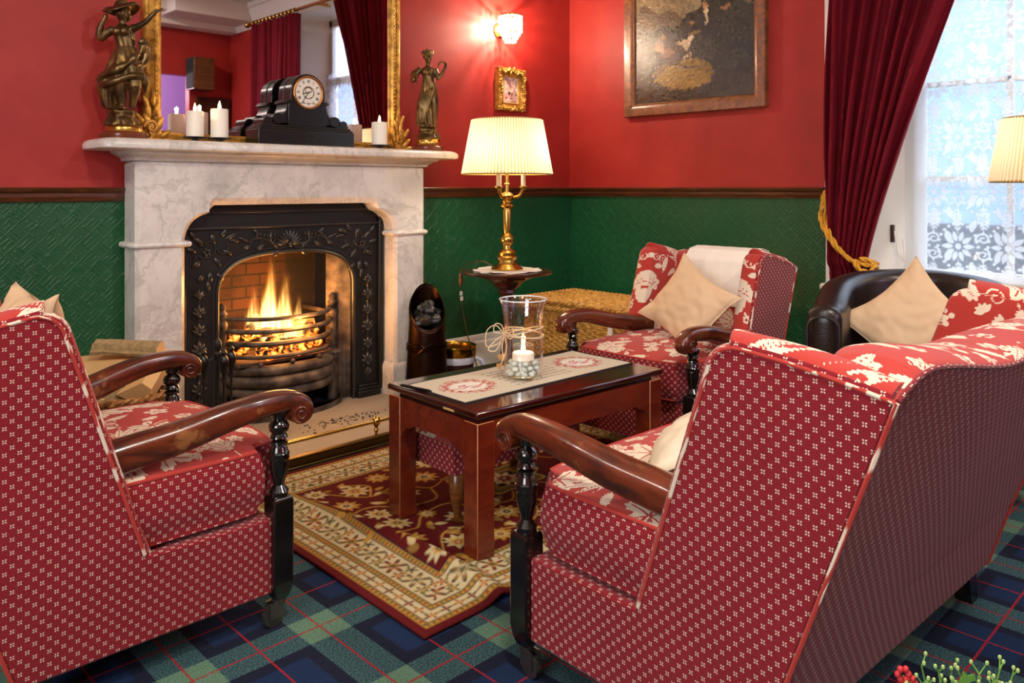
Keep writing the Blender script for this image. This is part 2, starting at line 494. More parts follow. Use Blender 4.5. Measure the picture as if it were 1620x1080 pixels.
# ------------------------------------------------------------------ drawn patterns (arrays sampled into vertex attributes)
class R:
    def __init__(s, w, h, res, bg=0.0, ch=1, wrap=True):
        s.w, s.h, s.res, s.wrap = w, h, res, wrap
        s.nx, s.ny = int(round(w / res)), int(round(h / res))
        s.a = np.zeros((s.ny, s.nx, ch)) + np.asarray(bg)
    def _region(s, x0, x1, y0, y1):
        i = np.arange(int(math.floor(x0 / s.res)) - 1, int(math.ceil(x1 / s.res)) + 2); j = np.arange(int(math.floor(y0 / s.res)) - 1, int(math.ceil(y1 / s.res)) + 2)
        if not s.wrap:
            i = i[(i >= 0) & (i < s.nx)]; j = j[(j >= 0) & (j < s.ny)]
        X, Y = np.meshgrid((i + .5) * s.res, (j + .5) * s.res)
        return X, Y, np.ix_(j % s.ny, i % s.nx)
    def put(s, ix, m, c):
        s.a[ix] = np.where(m[..., None], np.asarray(c, float), s.a[ix])
    def poly(s, pts, c=1.0):
        p = np.asarray(pts, float)
        X, Y, ix = s._region(p[:, 0].min(), p[:, 0].max(), p[:, 1].min(), p[:, 1].max())
        if X.size == 0: return
        m = np.zeros(X.shape, bool); n = len(p)
        for k in range(n):
            x1, y1 = p[k]; x2, y2 = p[(k + 1) % n]
            if y1 == y2: continue
            cr = ((y1 > Y) != (y2 > Y)) & (X < (x2 - x1) * (Y - y1) / (y2 - y1) + x1)
            m ^= cr
        s.put(ix, m, c)
    def disk(s, x, y, r, c=1.0, ry=None, ang=0):
        ry = ry or r; q = max(r, ry)
        X, Y, ix = s._region(x - q, x + q, y - q, y + q)
        if X.size == 0: return
        dx, dy = X - x, Y - y; ca, sa = math.cos(ang), math.sin(ang)
        s.put(ix, ((dx * ca + dy * sa) / r) ** 2 + ((-dx * sa + dy * ca) / ry) ** 2 < 1, c)
    def stroke(s, pts, w, c=1.0, w1=None):
        p = [np.asarray(q[:2], float) for q in pts]; w1 = w if w1 is None else w1; n = len(p) - 1
        for k in range(n):
            a, b = p[k], p[k + 1]; ww = w + (w1 - w) * k / max(1, n)
            X, Y, ix = s._region(min(a[0], b[0]) - ww, max(a[0], b[0]) + ww, min(a[1], b[1]) - ww, max(a[1], b[1]) + ww)
            if X.size == 0: continue
            d = b - a; L = d.dot(d) + 1e-12
            t = np.clip(((X - a[0]) * d[0] + (Y - a[1]) * d[1]) / L, 0, 1)
            s.put(ix, (X - a[0] - t * d[0]) ** 2 + (Y - a[1] - t * d[1]) ** 2 < ww * ww, c)
    def soft(s, n=1):
        for _ in range(n):
            for ax in (0, 1): s.a = (np.roll(s.a, 1, ax) + s.a * 2 + np.roll(s.a, -1, ax)) / 4
        return s
    def sample(s, u, v):
        x = np.asarray(u) / s.res - .5; y = np.asarray(v) / s.res - .5
        i = np.floor(x).astype(int); j = np.floor(y).astype(int); fx = (x - i)[..., None]; fy = (y - j)[..., None]
        if s.wrap: I = lambda k: k % s.nx; J = lambda k: k % s.ny
        else: I = lambda k: np.clip(k, 0, s.nx - 1); J = lambda k: np.clip(k, 0, s.ny - 1)
        a = s.a
        return (a[J(j), I(i)] * (1 - fx) + a[J(j), I(i + 1)] * fx) * (1 - fy) + (a[J(j + 1), I(i)] * (1 - fx) + a[J(j + 1), I(i + 1)] * fx) * fy

def rot(p, a, x, y, k=1.0):
    c, s_ = math.cos(a) * k, math.sin(a) * k
    return [(x + q[0] * c - q[1] * s_, y + q[0] * s_ + q[1] * c) for q in p]
def d_vineleaf(r, x, y, a, k, c=1.0, c0=0.0):
    pts = []
    for i in range(90):
        t = 2 * PI * i / 90
        m = .50 + .50 * abs(math.cos(2.5 * t)) ** .9 + .07 * math.sin(24 * t)
        if abs(t - PI) < .35: m *= .45
        pts.append((m * math.cos(t), m * math.sin(t)))
    r.poly(rot(pts, a, x, y, k), c)
    for q in (0, 1.256, -1.256, 2.4, -2.4):
        r.stroke(rot([(-.25, 0), (-.1 + .35 * math.cos(q), .35 * math.sin(q)), (.82 * math.cos(q), .82 * math.sin(q))], a, x, y, k), .0030, c0, .0016)
    r.stroke(rot([(-.3, 0), (-.8, .05), (-1.2, .25)], a, x, y, k), .0028, c)
def d_leaf(r, x, y, a, L, W, c=1.0, c0=None, ser=0):
    pts = []
    for i in range(41):
        t = i / 40; pts.append((t, W / L * math.sin(PI * t ** .8) * (1 + ser * math.sin(t * 40))))
    pts += [(p[0], -p[1]) for p in pts[::-1]]
    r.poly(rot(pts, a, x, y, L), c)
    if c0 is not None: r.stroke(rot([(.08, 0), (.85, 0)], a, x, y, L), .0018, c0)
def d_flower(r, x, y, k, n=5, c=1.0, c0=0.0, a=0):
    for i in range(n):
        t = a + 2 * PI * i / n
        r.disk(x + .6 * k * math.cos(t), y + .6 * k * math.sin(t), .46 * k, c, .34 * k, t)
    for i in range(n):
        t = a + 2 * PI * i / n
        r.stroke([(x + .3 * k * math.cos(t), y + .3 * k * math.sin(t)), (x + .75 * k * math.cos(t), y + .75 * k * math.sin(t))], .0019, c0)
    r.disk(x, y, .24 * k, c0); r.disk(x, y, .15 * k, c)
def d_fern(r, x, y, a, L, n=7, c=1.0):
    r.stroke(rot([(0, 0), (.5, .04), (1, 0)], a, x, y, L), .0018, c)
    for i in range(n):
        t = .12 + .85 * i / n; w = L * .30 * math.sin(PI * (.15 + .8 * t))
        for s_ in (1, -1):
            px, py = rot([(t, .04 * math.sin(PI * t))], a, x, y, L)[0]
            d_leaf(r, px, py, a + s_ * .75, w, w * .2, c)
    px, py = rot([(1, 0)], a, x, y, L)[0]; d_leaf(r, px, py, a, L * .16, L * .04, c)
def d_spiral(r, x, y, a, k, c=1.0, w=.0028, turns=1.4):
    r.stroke(rot([((.2 + .8 * t / 40) * math.cos(t / 40 * turns * 2 * PI), (.2 + .8 * t / 40) * math.sin(t / 40 * turns * 2 * PI)) for t in range(41)], a, x, y, k), w * .7, c, w)
def d_berries(r, x, y, a, k, c=1.0):
    for i, (px, py) in enumerate(rot([(.4, .35), (.75, .5), (1, .2), (.7, -.1), (1.05, -.25), (.45, -.35)], a, x, y, k)):
        r.stroke([(x, y), ((x + px) / 2 + .004, (y + py) / 2), (px, py)], .0014, c); r.disk(px, py, .17 * k, c)
def d_bundle(r, x, y, a, L, c=1.0, c0=0.0):
    for i in range(5):
        b = a + (i - 2) * .30; l = L * (.62, .88, 1.0, .8, .55)[i]
        d_leaf(r, x + .012 * math.cos(b), y + .012 * math.sin(b), b, l, l * .085, c, c0, .10)
    r.stroke(rot([(0, 0), (-.25, .05)], a, x, y, L), .0022, c)

def floral_tile():
    r = R(.56, .56, .001)
    d_vineleaf(r, .12, .12, .3, .078); d_vineleaf(r, .40, .36, 2.2, .080); d_vineleaf(r, .12, .42, -.9, .062)
    d_flower(r, .30, .10, .046); d_flower(r, .255, .165, .036, a=.4); d_flower(r, .27, .40, .044, a=.2); d_flower(r, .50, .20, .048, 6)
    d_flower(r, .52, .50, .038, a=.6)
    d_bundle(r, .36, .22, .2, .16); d_bundle(r, .20, .30, 2.5, .15); d_bundle(r, .46, .54, -2.7, .14)
    d_fern(r, .42, .08, .9, .12); d_fern(r, .22, .24, .5, .12); d_fern(r, .32, .50, 1.9, .11); d_fern(r, .02, .25, 1.1, .10)
    d_spiral(r, .22, .07, .5, .028); d_spiral(r, .36, .30, 2, .026); d_spiral(r, .03, .33, 1, .028); d_spiral(r, .54, .35, 4, .024)
    d_berries(r, .33, .47, -.4, .055); d_berries(r, .05, .52, .9, .055); d_berries(r, .52, .06, 2.6, .05); d_berries(r, .19, .52, .2, .045)
    for (x, y, a, q) in ((.06, .23, .4, 0), (.19, .02, 2.2, 1), (.45, .28, -.6, 0), (.55, .28, 1.5, 1), (.30, .29, .2, 2), (.16, .34, -.7, 0), (.44, .17, 2.6, 1), (.38, .02, .4, 2), (.08, .02, 1.6, 0), (.24, .55, 3.0, 1), (.40, .46, .9, 2), (.49, .42, -1.2, 0), (.02, .45, .2, 1)):
        if q == 0: d_fern(r, x, y, a, .085, 6)
        elif q == 1:
            for k in range(5): d_leaf(r, x, y, a + (k - 2) * .55, .034, .008)
        else: d_flower(r, x, y, .026, 5, a=a); d_leaf(r, x + .02, y - .02, a - 1, .05, .011, 1.0, 0.0)
    return r.soft(1)
FLORAL = floral_tile()
def fabric_attr(vs, floral_fn, uvfn, off=(0, 0)):
    """vs -> colour attribute (floral motif, which pattern, 0)"""
    a = np.array(vs); pat = np.array([floral_fn(p) for p in vs], float)
    uv = np.array([uvfn(p) for p in vs]) + np.array(off)
    m = FLORAL.sample(uv[:, 0] / .82, uv[:, 1] / .82)[:, 0]
    return {'fabric': np.stack([m, pat, np.zeros(len(a))], 1)}

def rug_raster(W, H):
    r = R(W, H, .002, bg=C('5a0d10')[:3], ch=3, wrap=False)
    red, gold, ochre, cream, navy, olive, rust, pale = [C(h)[:3] for h in ('6d1216', 'b98a3a', '8d6a2c', 'cbb88c', '171a2c', '5d5a30', '8e3a22', 'c9b27c')]
    X, Y = np.meshgrid((np.arange(r.nx) + .5) * r.res, (np.arange(r.ny) + .5) * r.res)
    dl, dr, db, dt = X, W - X, Y, H - Y
    d = np.minimum(np.minimum(dl, dr), np.minimum(db, dt))
    along = np.where((d == dl) | (d == dr), Y - H / 2, X - W / 2)
    a = r.a
    def band(lo, hi, c): a[(d >= lo) & (d < hi)] = c
    band(0, .024, C('5f1015')[:3]); band(.024, .040, gold); band(.040, .044, navy); band(.044, .082, cream); band(.082, .086, navy)
    band(.086, .100, gold); band(.100, .104, navy); band(.104, .196, cream); band(.196, .200, navy); band(.200, .214, gold); band(.214, .218, navy)
    def rosette(dc, p, rad, n, cols, ph=0.0):
        k = np.floor((along + ph) / p); t = (along + ph) - (k + .5) * p; dd = d - dc
        rr = np.hypot(t, dd); th = np.arctan2(dd, t)
        pet = rad * (.62 + .38 * np.cos(n * th))
        odd = (k.astype(int) % 2) == 0
        for q, (f, ca, cb) in enumerate(cols):
            m = rr < pet * f
            a[m & odd] = ca; a[m & ~odd] = cb
    ok = rosette
    ok(.063, .044, .017, 4, [(1, rust, navy), (.55, gold, rust)])
    ok(.063, .044, .007, 2, [(1, olive, ochre)], .022)
    ok(.150, .108, .040, 6, [(1.05, navy, navy), (.85, ochre, rust), (.5, cream, gold), (.25, navy, navy)])
    ok(.128, .108, .022, 5, [(1, olive, rust), (.5, gold, gold)], .054)
    ok(.175, .108, .020, 5, [(1, rust, olive), (.5, gold, navy)], .054)
    ok(.150, .054, .010, 2, [(1, gold, olive)], .027)
    w = .150 + .032 * np.sin(along * 2 * PI / .108)
    a[(np.abs(d - w) < .0032) & (d > .108) & (d < .192)] = olive
    for dc, p in ((.032, .018), (.093, .016), (.207, .016)):
        t = (along / p) % 1.0
        m = (np.abs(d - dc) < .005) & (t < .5); a[m] = np.where(((along / p).astype(int) % 3 == 0)[m][:, None], rust, olive)
    def palm(x, y, k, ang, c1, c2, c3):
        for i in range(9):
            t = ang + 2 * PI * i / 9; d_leaf(r, x + k * .15 * math.cos(t), y + k * .15 * math.sin(t), t, k, k * .22, c1)
        for i in range(7):
            t = ang + .3 + 2 * PI * i / 7; d_leaf(r, x, y, t, k * .62, k * .16, c2)
        r.disk(x, y, k * .26, c3); r.disk(x, y, k * .13, c1)
    cx, cy = W / 2, H / 2
    rnd = random.Random(3)
    for sx in (1, -1):
        for sy in (1, -1):
            def q(x, y): return (cx + sx * x, cy + sy * y)
            def vine(p, c=gold, w=.0035): r.stroke(bez([(*q(*t), 0) for t in p], 40), w, c)
            vine([(.02, .05), (.12, .16), (.25, .12), (.32, .22), (.45, .20), (.55, .32)]); vine([(.12, .16), (.10, .26), (.2, .33), (.33, .30)])
            vine([(.25, .12), (.30, .03), (.42, .05), (.5, .12), (.6, .10)]); vine([(.45, .2), (.40, .29), (.48, .36)])
            for (x, y, k, c1, c2, c3) in ((.2, .22, .05, gold, cream, navy), (.34, .14, .045, cream, ochre, navy), (.46, .28, .05, pale, gold, rust), (.56, .18, .045, gold, cream, navy),
                                          (.1, .33, .045, cream, gold, navy), (.33, .33, .042, gold, pale, rust), (.52, .05, .045, pale, gold, navy), (.40, .05, .030, gold, cream, rust), (.58, .34, .04, cream, gold, navy)):
                palm(*q(x, y), k, rnd.random() * 6, c1, c2, c3)
            for (x, y) in ((.27, .2), (.15, .12), (.27, .28), (.4, .22), (.5, .36), (.45, .12), (.6, .26), (.22, .36), (.05, .26), (.62, .06)):
                for z in range(3): d_leaf(r, *q(x + rnd.uniform(-.02, .02), y + rnd.uniform(-.02, .02)), rnd.random() * 6.3, .045, .011, (gold, pale, ochre)[z])
    for k, c in ((.17, navy), (.155, gold), (.14, olive), (.11, ochre), (.08, navy), (.05, gold)):
        r.poly([(cx + k * (1 + .12 * math.cos(8 * t)) * math.cos(t), cy + .78 * k * (1 + .12 * math.cos(8 * t)) * math.sin(t)) for t in np.linspace(0, 2 * PI, 90)[:-1]], c)
    palm(cx, cy, .06, 0, cream, rust, navy)
    return r.soft(1)

def runner_raster(W, H):
    lin = C('d6cab2')[:3]; red = C('c0474a')[:3]; wht = C('efe9de')[:3]; ink = C('2c2824')[:3]
    r = R(W, H, .0012, bg=lin, ch=3, wrap=False); rnd = random.Random(5)
    for cx in (.135, W - .135):
        cy = H / 2
        for i in range(210):
            t = rnd.random() * 2 * PI; k = rnd.uniform(.78, 1.12)
            r.disk(cx + .088 * k * math.cos(t), cy + .082 * k * math.sin(t), .0042, red, .0022, rnd.random() * 3)
        for i in range(14):
            t = 2 * PI * i / 14; d_leaf(r, cx + .066 * math.cos(t), cy + .062 * math.sin(t), t + .9, .024, .006, red)
        r.disk(cx, cy, .062, wht, .052)
        r.stroke(bez([(cx - .058, cy + .004, 0), (cx - .03, cy - .012, 0), (cx, cy - .002, 0), (cx + .03, cy - .014, 0), (cx + .058, cy - .004, 0)], 30), .0034, red)
        r.disk(cx - .012, cy + .016, .018, red, .009, .3); r.disk(cx - .012, cy + .017, .010, wht, .004, .3); r.disk(cx + .012, cy - .026, .022, red, .005, -.1)
    for row in range(7):
        y = H * .2 + row * H * .1; x = .27
        while x < W - .27:
            l = rnd.uniform(.008, .02); r.stroke(bez([(x, y, 0), (x + l * .4, y + .005, 0), (x + l * .7, y - .004, 0), (x + l, y + .001, 0)], 6), .0015, ink); r.disk(x + l * .5, y, .0026, ink, .0018); x += l + rnd.uniform(.005, .012)
    return r.soft(1)

def painting_raster(W, H):
    r = R(W, H, .0025, bg=C('2b251b')[:3], ch=3, wrap=False); rnd = random.Random(11)
    X, Y = np.meshgrid((np.arange(r.nx) + .5) / r.nx, (np.arange(r.ny) + .5) / r.ny)
    def lerp(a, b, t): return np.asarray(a) * (1 - t[..., None]) + np.asarray(b) * t[..., None]
    g = np.zeros_like(X)
    rs = np.random.RandomState(4)
    for f in (3, 6, 12, 24, 48):
        n = rs.rand(f + 2, f + 2); x = X * f; y = Y * f; i = x.astype(int); j = y.astype(int); fx, fy = x - i, y - j
        g += (n[j, i] * (1 - fx) * (1 - fy) + n[j, i + 1] * fx * (1 - fy) + n[j + 1, i] * (1 - fx) * fy + n[j + 1, i + 1] * fx * fy) / (f ** .5)
    g = (g - g.min()) / (g.max() - g.min())
    sky = lerp(C('4d4838')[:3], C('a3916a')[:3], np.clip(g * 1.5 - .25 + .5 * np.exp(-((X - .35) / .25) ** 2) - .3, 0, 1))
    r.a[:] = sky
    h1 = .70 + .055 * np.sin(X * 9 + .6) + .03 * np.sin(X * 23)
    r.a[Y < h1] = lerp(C('4a4030')[:3], C('6b5c44')[:3], g)[Y < h1]
    h2 = .58 + np.clip(X - .35, 0, 1) * .55 + .02 * np.sin(X * 31)
    m = Y < h2; r.a[m] = lerp(C('14140d')[:3], C('37331f')[:3], g)[m]
    m = Y < .12 + .16 * g; r.a[m] = lerp(C('1a150d')[:3], C('3c2f18')[:3], g)[m]
    m = ((X - .45) / .30) ** 2 + ((Y - .2) / .13) ** 2 < .55 + .9 * (g - .35); r.a[m] = lerp(C('6a5120')[:3], C('96762f')[:3], g)[m]
    for _ in range(500):
        x, y = rnd.uniform(.5, 1) * W, rnd.uniform(.2, .68) * H; t = rnd.random() * 3
        r.stroke([(x, y), (x + .012 * math.cos(t), y + .012 * math.sin(t))], .0016, C('4d4c3a')[:3] if rnd.random() < .5 else C('15160f')[:3])
    P = lambda x, y: (x * W, y * H)
    for a, b, c in ((P(.72, 1), P(.9, .72), P(.98, .66)), (P(.84, 1), P(.86, .8), P(.9, .72))): r.stroke(bez([(*a, 0), (*b, 0), (*c, 0)], 12), .006, C('6e5d38')[:3])
    def el(x, y, rx, ry, c, a=0): r.disk(x * W, y * H, rx * W, C(c)[:3], ry * H, a)
    el(.62, .55, .035, .10, '1d1b16'); el(.62, .62, .016, .07, 'c9b58a'); el(.615, .70, .024, .026, 'b98d62'); el(.6, .725, .02, .013, '3a2817')
    el(.5, .5, .04, .08, '191712'); el(.5, .585, .018, .02, 'ad8258'); el(.5, .62, .022, .022, '0e0d0b'); el(.53, .51, .05, .014, '6e5b30', .2)
    el(.78, .66, .05, .02, '8c5f3a', .1)
    el(.25, .50, .016, .02, 'a17a52'); el(.25, .45, .025, .04, '6d4a33'); el(.2, .47, .02, .03, '8c7a66')
    el(.44, .42, .06, .035, 'cdb792', .25); el(.385, .43, .025, .022, 'c4a87e'); el(.5, .47, .026, .018, 'd3bd97', .5); el(.45, .34, .008, .05, 'b9a076', .1); el(.49, .34, .008, .05, 'a88d63', -.1)
    el(.33, .36, .12, .085, '3e2a1a', -.1); el(.22, .42, .05, .03, 'b98a68', -.6); el(.3, .38, .05, .03, '84583a'); el(.24, .26, .05, .014, '7a5c3c', .5); el(.17, .22, .03, .008, '8a6a44', .5); el(.47, .25, .08, .010, '2b2015', -.15)
    rs2 = np.random.RandomState(9)
    def nf(f):
        n = rs2.rand(f + 2, f + 2); x = X * f; y = Y * f; i = x.astype(int); j = y.astype(int); fx, fy = x - i, y - j
        return n[j, i] * (1 - fx) * (1 - fy) + n[j, i + 1] * fx * (1 - fy) + n[j + 1, i] * (1 - fx) * fy + n[j + 1, i + 1] * fx * fy - .5
    wx = nf(40) * 9 + nf(90) * 6; wy = nf(40) * 9 + nf(90) * 6
    jj, ii = np.indices(X.shape); r.a = r.a[np.clip(jj + wy, 0, r.ny - 1).astype(int), np.clip(ii + wx, 0, r.nx - 1).astype(int)]
    r.a = r.a * (1 + .9 * nf(120) + .5 * nf(30))[..., None] * .85
    return r.soft(1)

def photo_raster(W, H):
    r = R(W, H, .0015, bg=C('c99a92')[:3], ch=3, wrap=False); rnd = random.Random(2)
    for c, n in (('e8d8cc', 12), ('a5605c', 10), ('50302c', 7), ('e6c9b4', 8)):
        for _ in range(n): r.disk(rnd.random() * W, rnd.random() * H * (.5 if c == '50302c' else 1), rnd.uniform(.004, .012), C(c)[:3], rnd.uniform(.004, .014), rnd.random() * 3)
    return r.soft(1)

def lace_tile():
    r = R(.34, .42, .0015)
    for x in (.0, .17):
        for y, k in ((.0, 0), (.21, 1)):
            X = x + k * .085
            for i in range(10):
                t = 2 * PI * i / 10; d_leaf(r, X + .02 * math.cos(t), y + .02 * math.sin(t), t, .042, .010)
            r.disk(X, y, .012); 
            for i in range(24):
                t = 2 * PI * i / 24; r.disk(X + .070 * math.cos(t), y + .088 * math.sin(t), .006)
            for s_ in (1, -1):
                d_fern(r, X, y + .05 * s_, s_ * PI / 2, .1, 6); d_spiral(r, X + .085, y + .03 * s_, s_ * 1.2, .024, w=.004)
                d_leaf(r, X + .045 * s_, y + .06, 1.2 * s_, .05, .012); d_leaf(r, X + .045 * s_, y - .06, -1.2 * s_, .05, .012)
            d_flower(r, X + .085, y + .105, .022)
    return r.soft(1)

# ------------------------------------------------------------------ shared materials
M_RED = mat_red_wall(); M_GREEN = mat_green_wall(); M_MARBLE = mat_marble()
M_WHITE = simple('white gloss paint', 'e4dfd4', .35, var=.04, vscale=4)
M_CEIL = simple('ceiling white', 'dcd6ca', .8)
M_DADO = mat_wood('dado rail wood', '3a1d0c', '5e3217', .3, (8, 8, 60))
M_DARKW = mat_wood('black lacquered wood', '0b0807', '15100d', .16, coat=.6)
M_ARMW = mat_wood('worn mahogany', '34140b', '66280f', .28, (25, 8, 25), wear='8a5a30', coat=.4)
M_TABLE = mat_wood('red mahogany', '55180d', '6b2510', .24, (3, 18, 18), coat=.4)
M_TTOP = mat_wood('polished dark mahogany', '2a0c08', '40130c', .08, (4, 40, 40), coat=1.0)
M_SIDE = mat_wood('dark turned walnut', '32150b', '512613', .25, (20, 20, 20), coat=.5)
M_FRAMEW = mat_wood('picture frame oak', '5a3218', '87532b', .35, (5, 30, 30))
M_STOOLW = mat_wood('honey brown wood', '4a2610', '7c4a20', .3)
M_FAB = mat_fabric()
M_BEIGE = simple('beige cotton sateen', 'cbab86', .6, var=.06, vscale=6, bump=.05, bscale=300, spec=.35)
M_IVORY = simple('ivory cotton sateen', 'c8b89e', .6, var=.06, vscale=6, bump=.05, bscale=300)
M_CLOTH = simple('white linen', 'e4ddd0', .85, var=.04, bump=.15, bscale=500)
M_CARPET = mat_carpet(); M_IRON = mat_iron(); M_RUST = mat_rust(); M_BRICK = mat_brick()
M_IRON2 = mat_iron2(); M_BRONZE = mat_bronze(); M_GILT = mat_gilt(); M_BRASS = mat_brass(); M_OBRASS = mat_brass('tarnished brass', '6e572e', .45)
M_COPPER = mat_brass('dark brown copper', '35241a', .36)
M_STEEL = simple('worn steel', '6c665e', .35, .9)
M_CHROME = simple('caster chrome', 'b8b8b4', .15, 1.0)
M_MIRROR = simple('mirror silver', 'e2d6db', .015, 1.0)
M_SLATE = simple('polished black slate', '121412', .22, .0, .6, bump=.03)
M_SLATEB = simple('bluish slate band', '3c4a55', .25, .0, .6)
M_WAX = NT('candle wax', .45, color=C('f1ead9')); M_WAX.set('Subsurface Weight', .25); M_WAX.set('Subsurface Radius', (.02, .012, .006)); M_WAX = M_WAX.m
M_FLAMEC = mat_emit('candle flame glow', (1, .62, .2, 1), 34)
M_BULB = mat_emit('warm bulb', (1, .80, .52, 1), 45)
M_GLASS = mat_glass(); M_SHADE = mat_shade(); M_VELVET = mat_velvet(); M_LACE = mat_lace()
M_WICK = simple('wick', '1a1410', .9)
M_HAMPER = mat_wicker('8a5c22', 'c48f3e', 'e2b866'); M_BASKET = mat_wicker('5a3414', '96602a', 'c08a48')
M_LEATHER = mat_leather(); M_EMBER = mat_ember(); M_FLAME = mat_flame()
M_COAL = simple('coal', '1d1c1a', .45, spec=.6, var=.4, vscale=40, bump=.6, bscale=60)
M_STONE = simple('worn hearth stone', '8f8474', .7, var=.22, vscale=5, bump=.15, bscale=50)
M_LOGIN = simple('split pine', 'd8ae74', .75, var=.18, vscale=14, bump=.2, bscale=70)
M_BARK = simple('grey bark', '9a8258', .9, var=.85, vscale=55, bump=1.0, bscale=70)
M_WORN = simple('worn table edge', 'a8683c', .5)
M_PLAST = simple('white bin liner', 'c9c8d4', .35, var=.05)
M_MAROON = simple('maroon enamel', '35101a', .4)
M_ROPE = simple('gold rope', 'cf9526', .6, .2, var=.3, vscale=60)
M_RAFFIA = simple('natural raffia', 'd3bb96', .8)
M_RAIL = simple('black vulcanite', '0d0d0d', .3)
M_LEAF = simple('small green leaves', '5d8c36', .6, var=.2); M_PETAL = simple('red petals', 'b32227', .6)
M_TERRA = simple('terracotta', '8a4b30', .8, var=.1)
M_DIAL = simple('white enamel dial', 'e6dfce', .3)
# ------------------------------------------------------------------ the room
FX = -2.063; ZC = 3.02; ZD = 1.05; XL = -6.2; YB = -5.05
def wallbox(g, x0, x1, y0, y1, z0, z1):
    """wall piece: green paper below the dado, red paint above"""
    if z0 < ZD: g.box(x0, x1, y0, y1, z0, min(z1, ZD), 1)
    if z1 > ZD: g.box(x0, x1, y0, y1, max(z0, ZD), z1, 0)
g = G().box(XL, 0, YB - 1.6, 0, -.1, 0); g.box(FX - .45, FX + .45, 0, .42, -.1, .001); struct('floor', g, M_CARPET, smooth=False)
g = G().box(XL - .1, .5, YB - 1.6, .2, ZC, ZC + .1); struct('ceiling', g, M_CEIL, smooth=False)
g = G(); wallbox(g, XL, FX - .40, 0, .12, 0, ZC); wallbox(g, FX + .40, .45, 0, .12, 0, ZC); wallbox(g, FX - .40, FX + .40, 0, .12, .90, ZC)
struct('wall_left', g, [M_RED, M_GREEN], smooth=False)
g = G(); wallbox(g, 0, .45, -1.745, 0, 0, ZC); wallbox(g, 0, .45, YB - .1, -3.92, 0, ZC); wallbox(g, 0, .45, -3.92, -1.745, 0, .58); wallbox(g, 0, .45, -3.92, -1.745, 2.80, ZC)
struct('wall_right', g, [M_RED, M_GREEN], smooth=False)
g = G(); wallbox(g, XL, -1.55, YB - .1, YB, 0, ZC); wallbox(g, -.46, .45, YB - .1, YB, 0, ZC); wallbox(g, -1.55, -.46, YB - .1, YB, 2.28, ZC)
struct('wall_rear', g, [M_RED, M_GREEN], smooth=False)
g = G(); wallbox(g, XL - .1, XL, YB - .1, -4.4, 0, ZC); wallbox(g, XL - .1, XL, -2.6, .12, 0, ZC); wallbox(g, XL - .1, XL, -4.4, -2.6, 0, .75); wallbox(g, XL - .1, XL, -4.4, -2.6, 2.6, ZC); struct('wall_side', g, [M_RED, M_GREEN], smooth=False)
M_LILAC = simple('lilac painted passage', 'a88bc0', .7)
g = G().box(-2.3, 0.1, YB - 1.55, YB - 1.45, 0, ZC); g.box(-2.4, -2.3, YB - 1.5, YB - .1, 0, ZC); g.box(0.1, .2, YB - 1.5, YB - .1, 0, ZC)
struct('wall_passage', g, M_LILAC, smooth=False)
# dark door with frame on the rear wall
g = G().box(-.40, -.03, YB, YB + .05, 0, 2.06); g.box(-.36, -.07, YB + .05, YB + .06, .15, .95); g.box(-.36, -.07, YB + .05, YB + .06, 1.1, 1.95)
struct('door_1', g, mat_wood('dark brown door', '2a1509', '43230f', .35, (20, 20, 3)), smooth=False, bevel=.004)
# dado rails
def dado_prof(o): return [(0, 1.026), (-.012, 1.026), (-.014, 1.036), (-.02, 1.044), (-.02, 1.058), (-.03, 1.066), (-.034, 1.078), (-.03, 1.082), (0, 1.082)]
def rail_x(x0, x1): return G().rings([[(x, y, z) for y, z in dado_prof(0)] for x in (x0, x1)])
struct('trim_1', rail_x(XL, FX - .742), M_DADO, angle=30)
struct('trim_2', rail_x(FX + .742, 0), M_DADO, angle=30)
struct('trim_3', G().rings([[(y, yy, z) for y, z in dado_prof(0)] for yy in (-1.725, 0)]), M_DADO, angle=30)
# skirting boards
bp = [(0, 0), (-.022, 0), (-.022, .165), (-.018, .175), (-.012, .18), (-.012, .2), (-.006, .213), (0, .216)]
g = G(); g.rings([[(x, y, z) for y, z in bp] for x in (XL, FX - .755)]); g.rings([[(x, y, z) for y, z in bp] for x in (FX + .755, 0)])
struct('baseboard_left', g, M_WHITE, angle=30)
struct('baseboard_right', G().rings([[(y, yy, z) for y, z in bp] for yy in (-4.9, 0)]), M_WHITE, angle=30)
# plaster cornice and the boxed beam at the rear corner
cp = [(0, 2.77), (-.015, 2.77), (-.02, 2.80), (-.035, 2.82), (-.055, 2.88), (-.075, 2.93), (-.075, 2.965), (-.095, 2.975), (-.095, ZC), (0, ZC)]
g = G(); g.rings([[(y, yy, z) for y, z in cp] for yy in (YB, 0)]); g.rings([[(x, y, z) for y, z in cp] for x in (XL, 0)]); g.rings([[(x, YB - y, z) for y, z in cp] for x in (XL, 0)])
struct('trim_4', g, M_CEIL, angle=30)
g = G().box(-2.6, -.0, YB, YB + .42, 2.86, ZC); g.box(-2.6, 0, YB, YB + .20, 2.77, 2.86); g.box(-.85, 0, YB, YB + .60, 2.83, ZC)
struct('trim_5', g, M_CEIL, smooth=False, bevel=.01)

wg = G(); wg.box(XL - .09, XL - .03, -4.4, -4.33, .75, 2.6); wg.box(XL - .09, XL - .03, -2.67, -2.6, .75, 2.6); wg.box(XL - .09, XL - .03, -4.4, -2.6, .75, .82); wg.box(XL - .09, XL - .03, -4.4, -2.6, 2.53, 2.6); wg.box(XL - .08, XL - .04, -3.52, -3.48, .8, 2.55); wg.box(XL - .08, XL - .04, -4.4, -2.6, 1.66, 1.70)
fill_win = struct('window_2', wg, M_WHITE, smooth=False, bevel=.004)  # unseen window frame, added as an opening for the side fill light
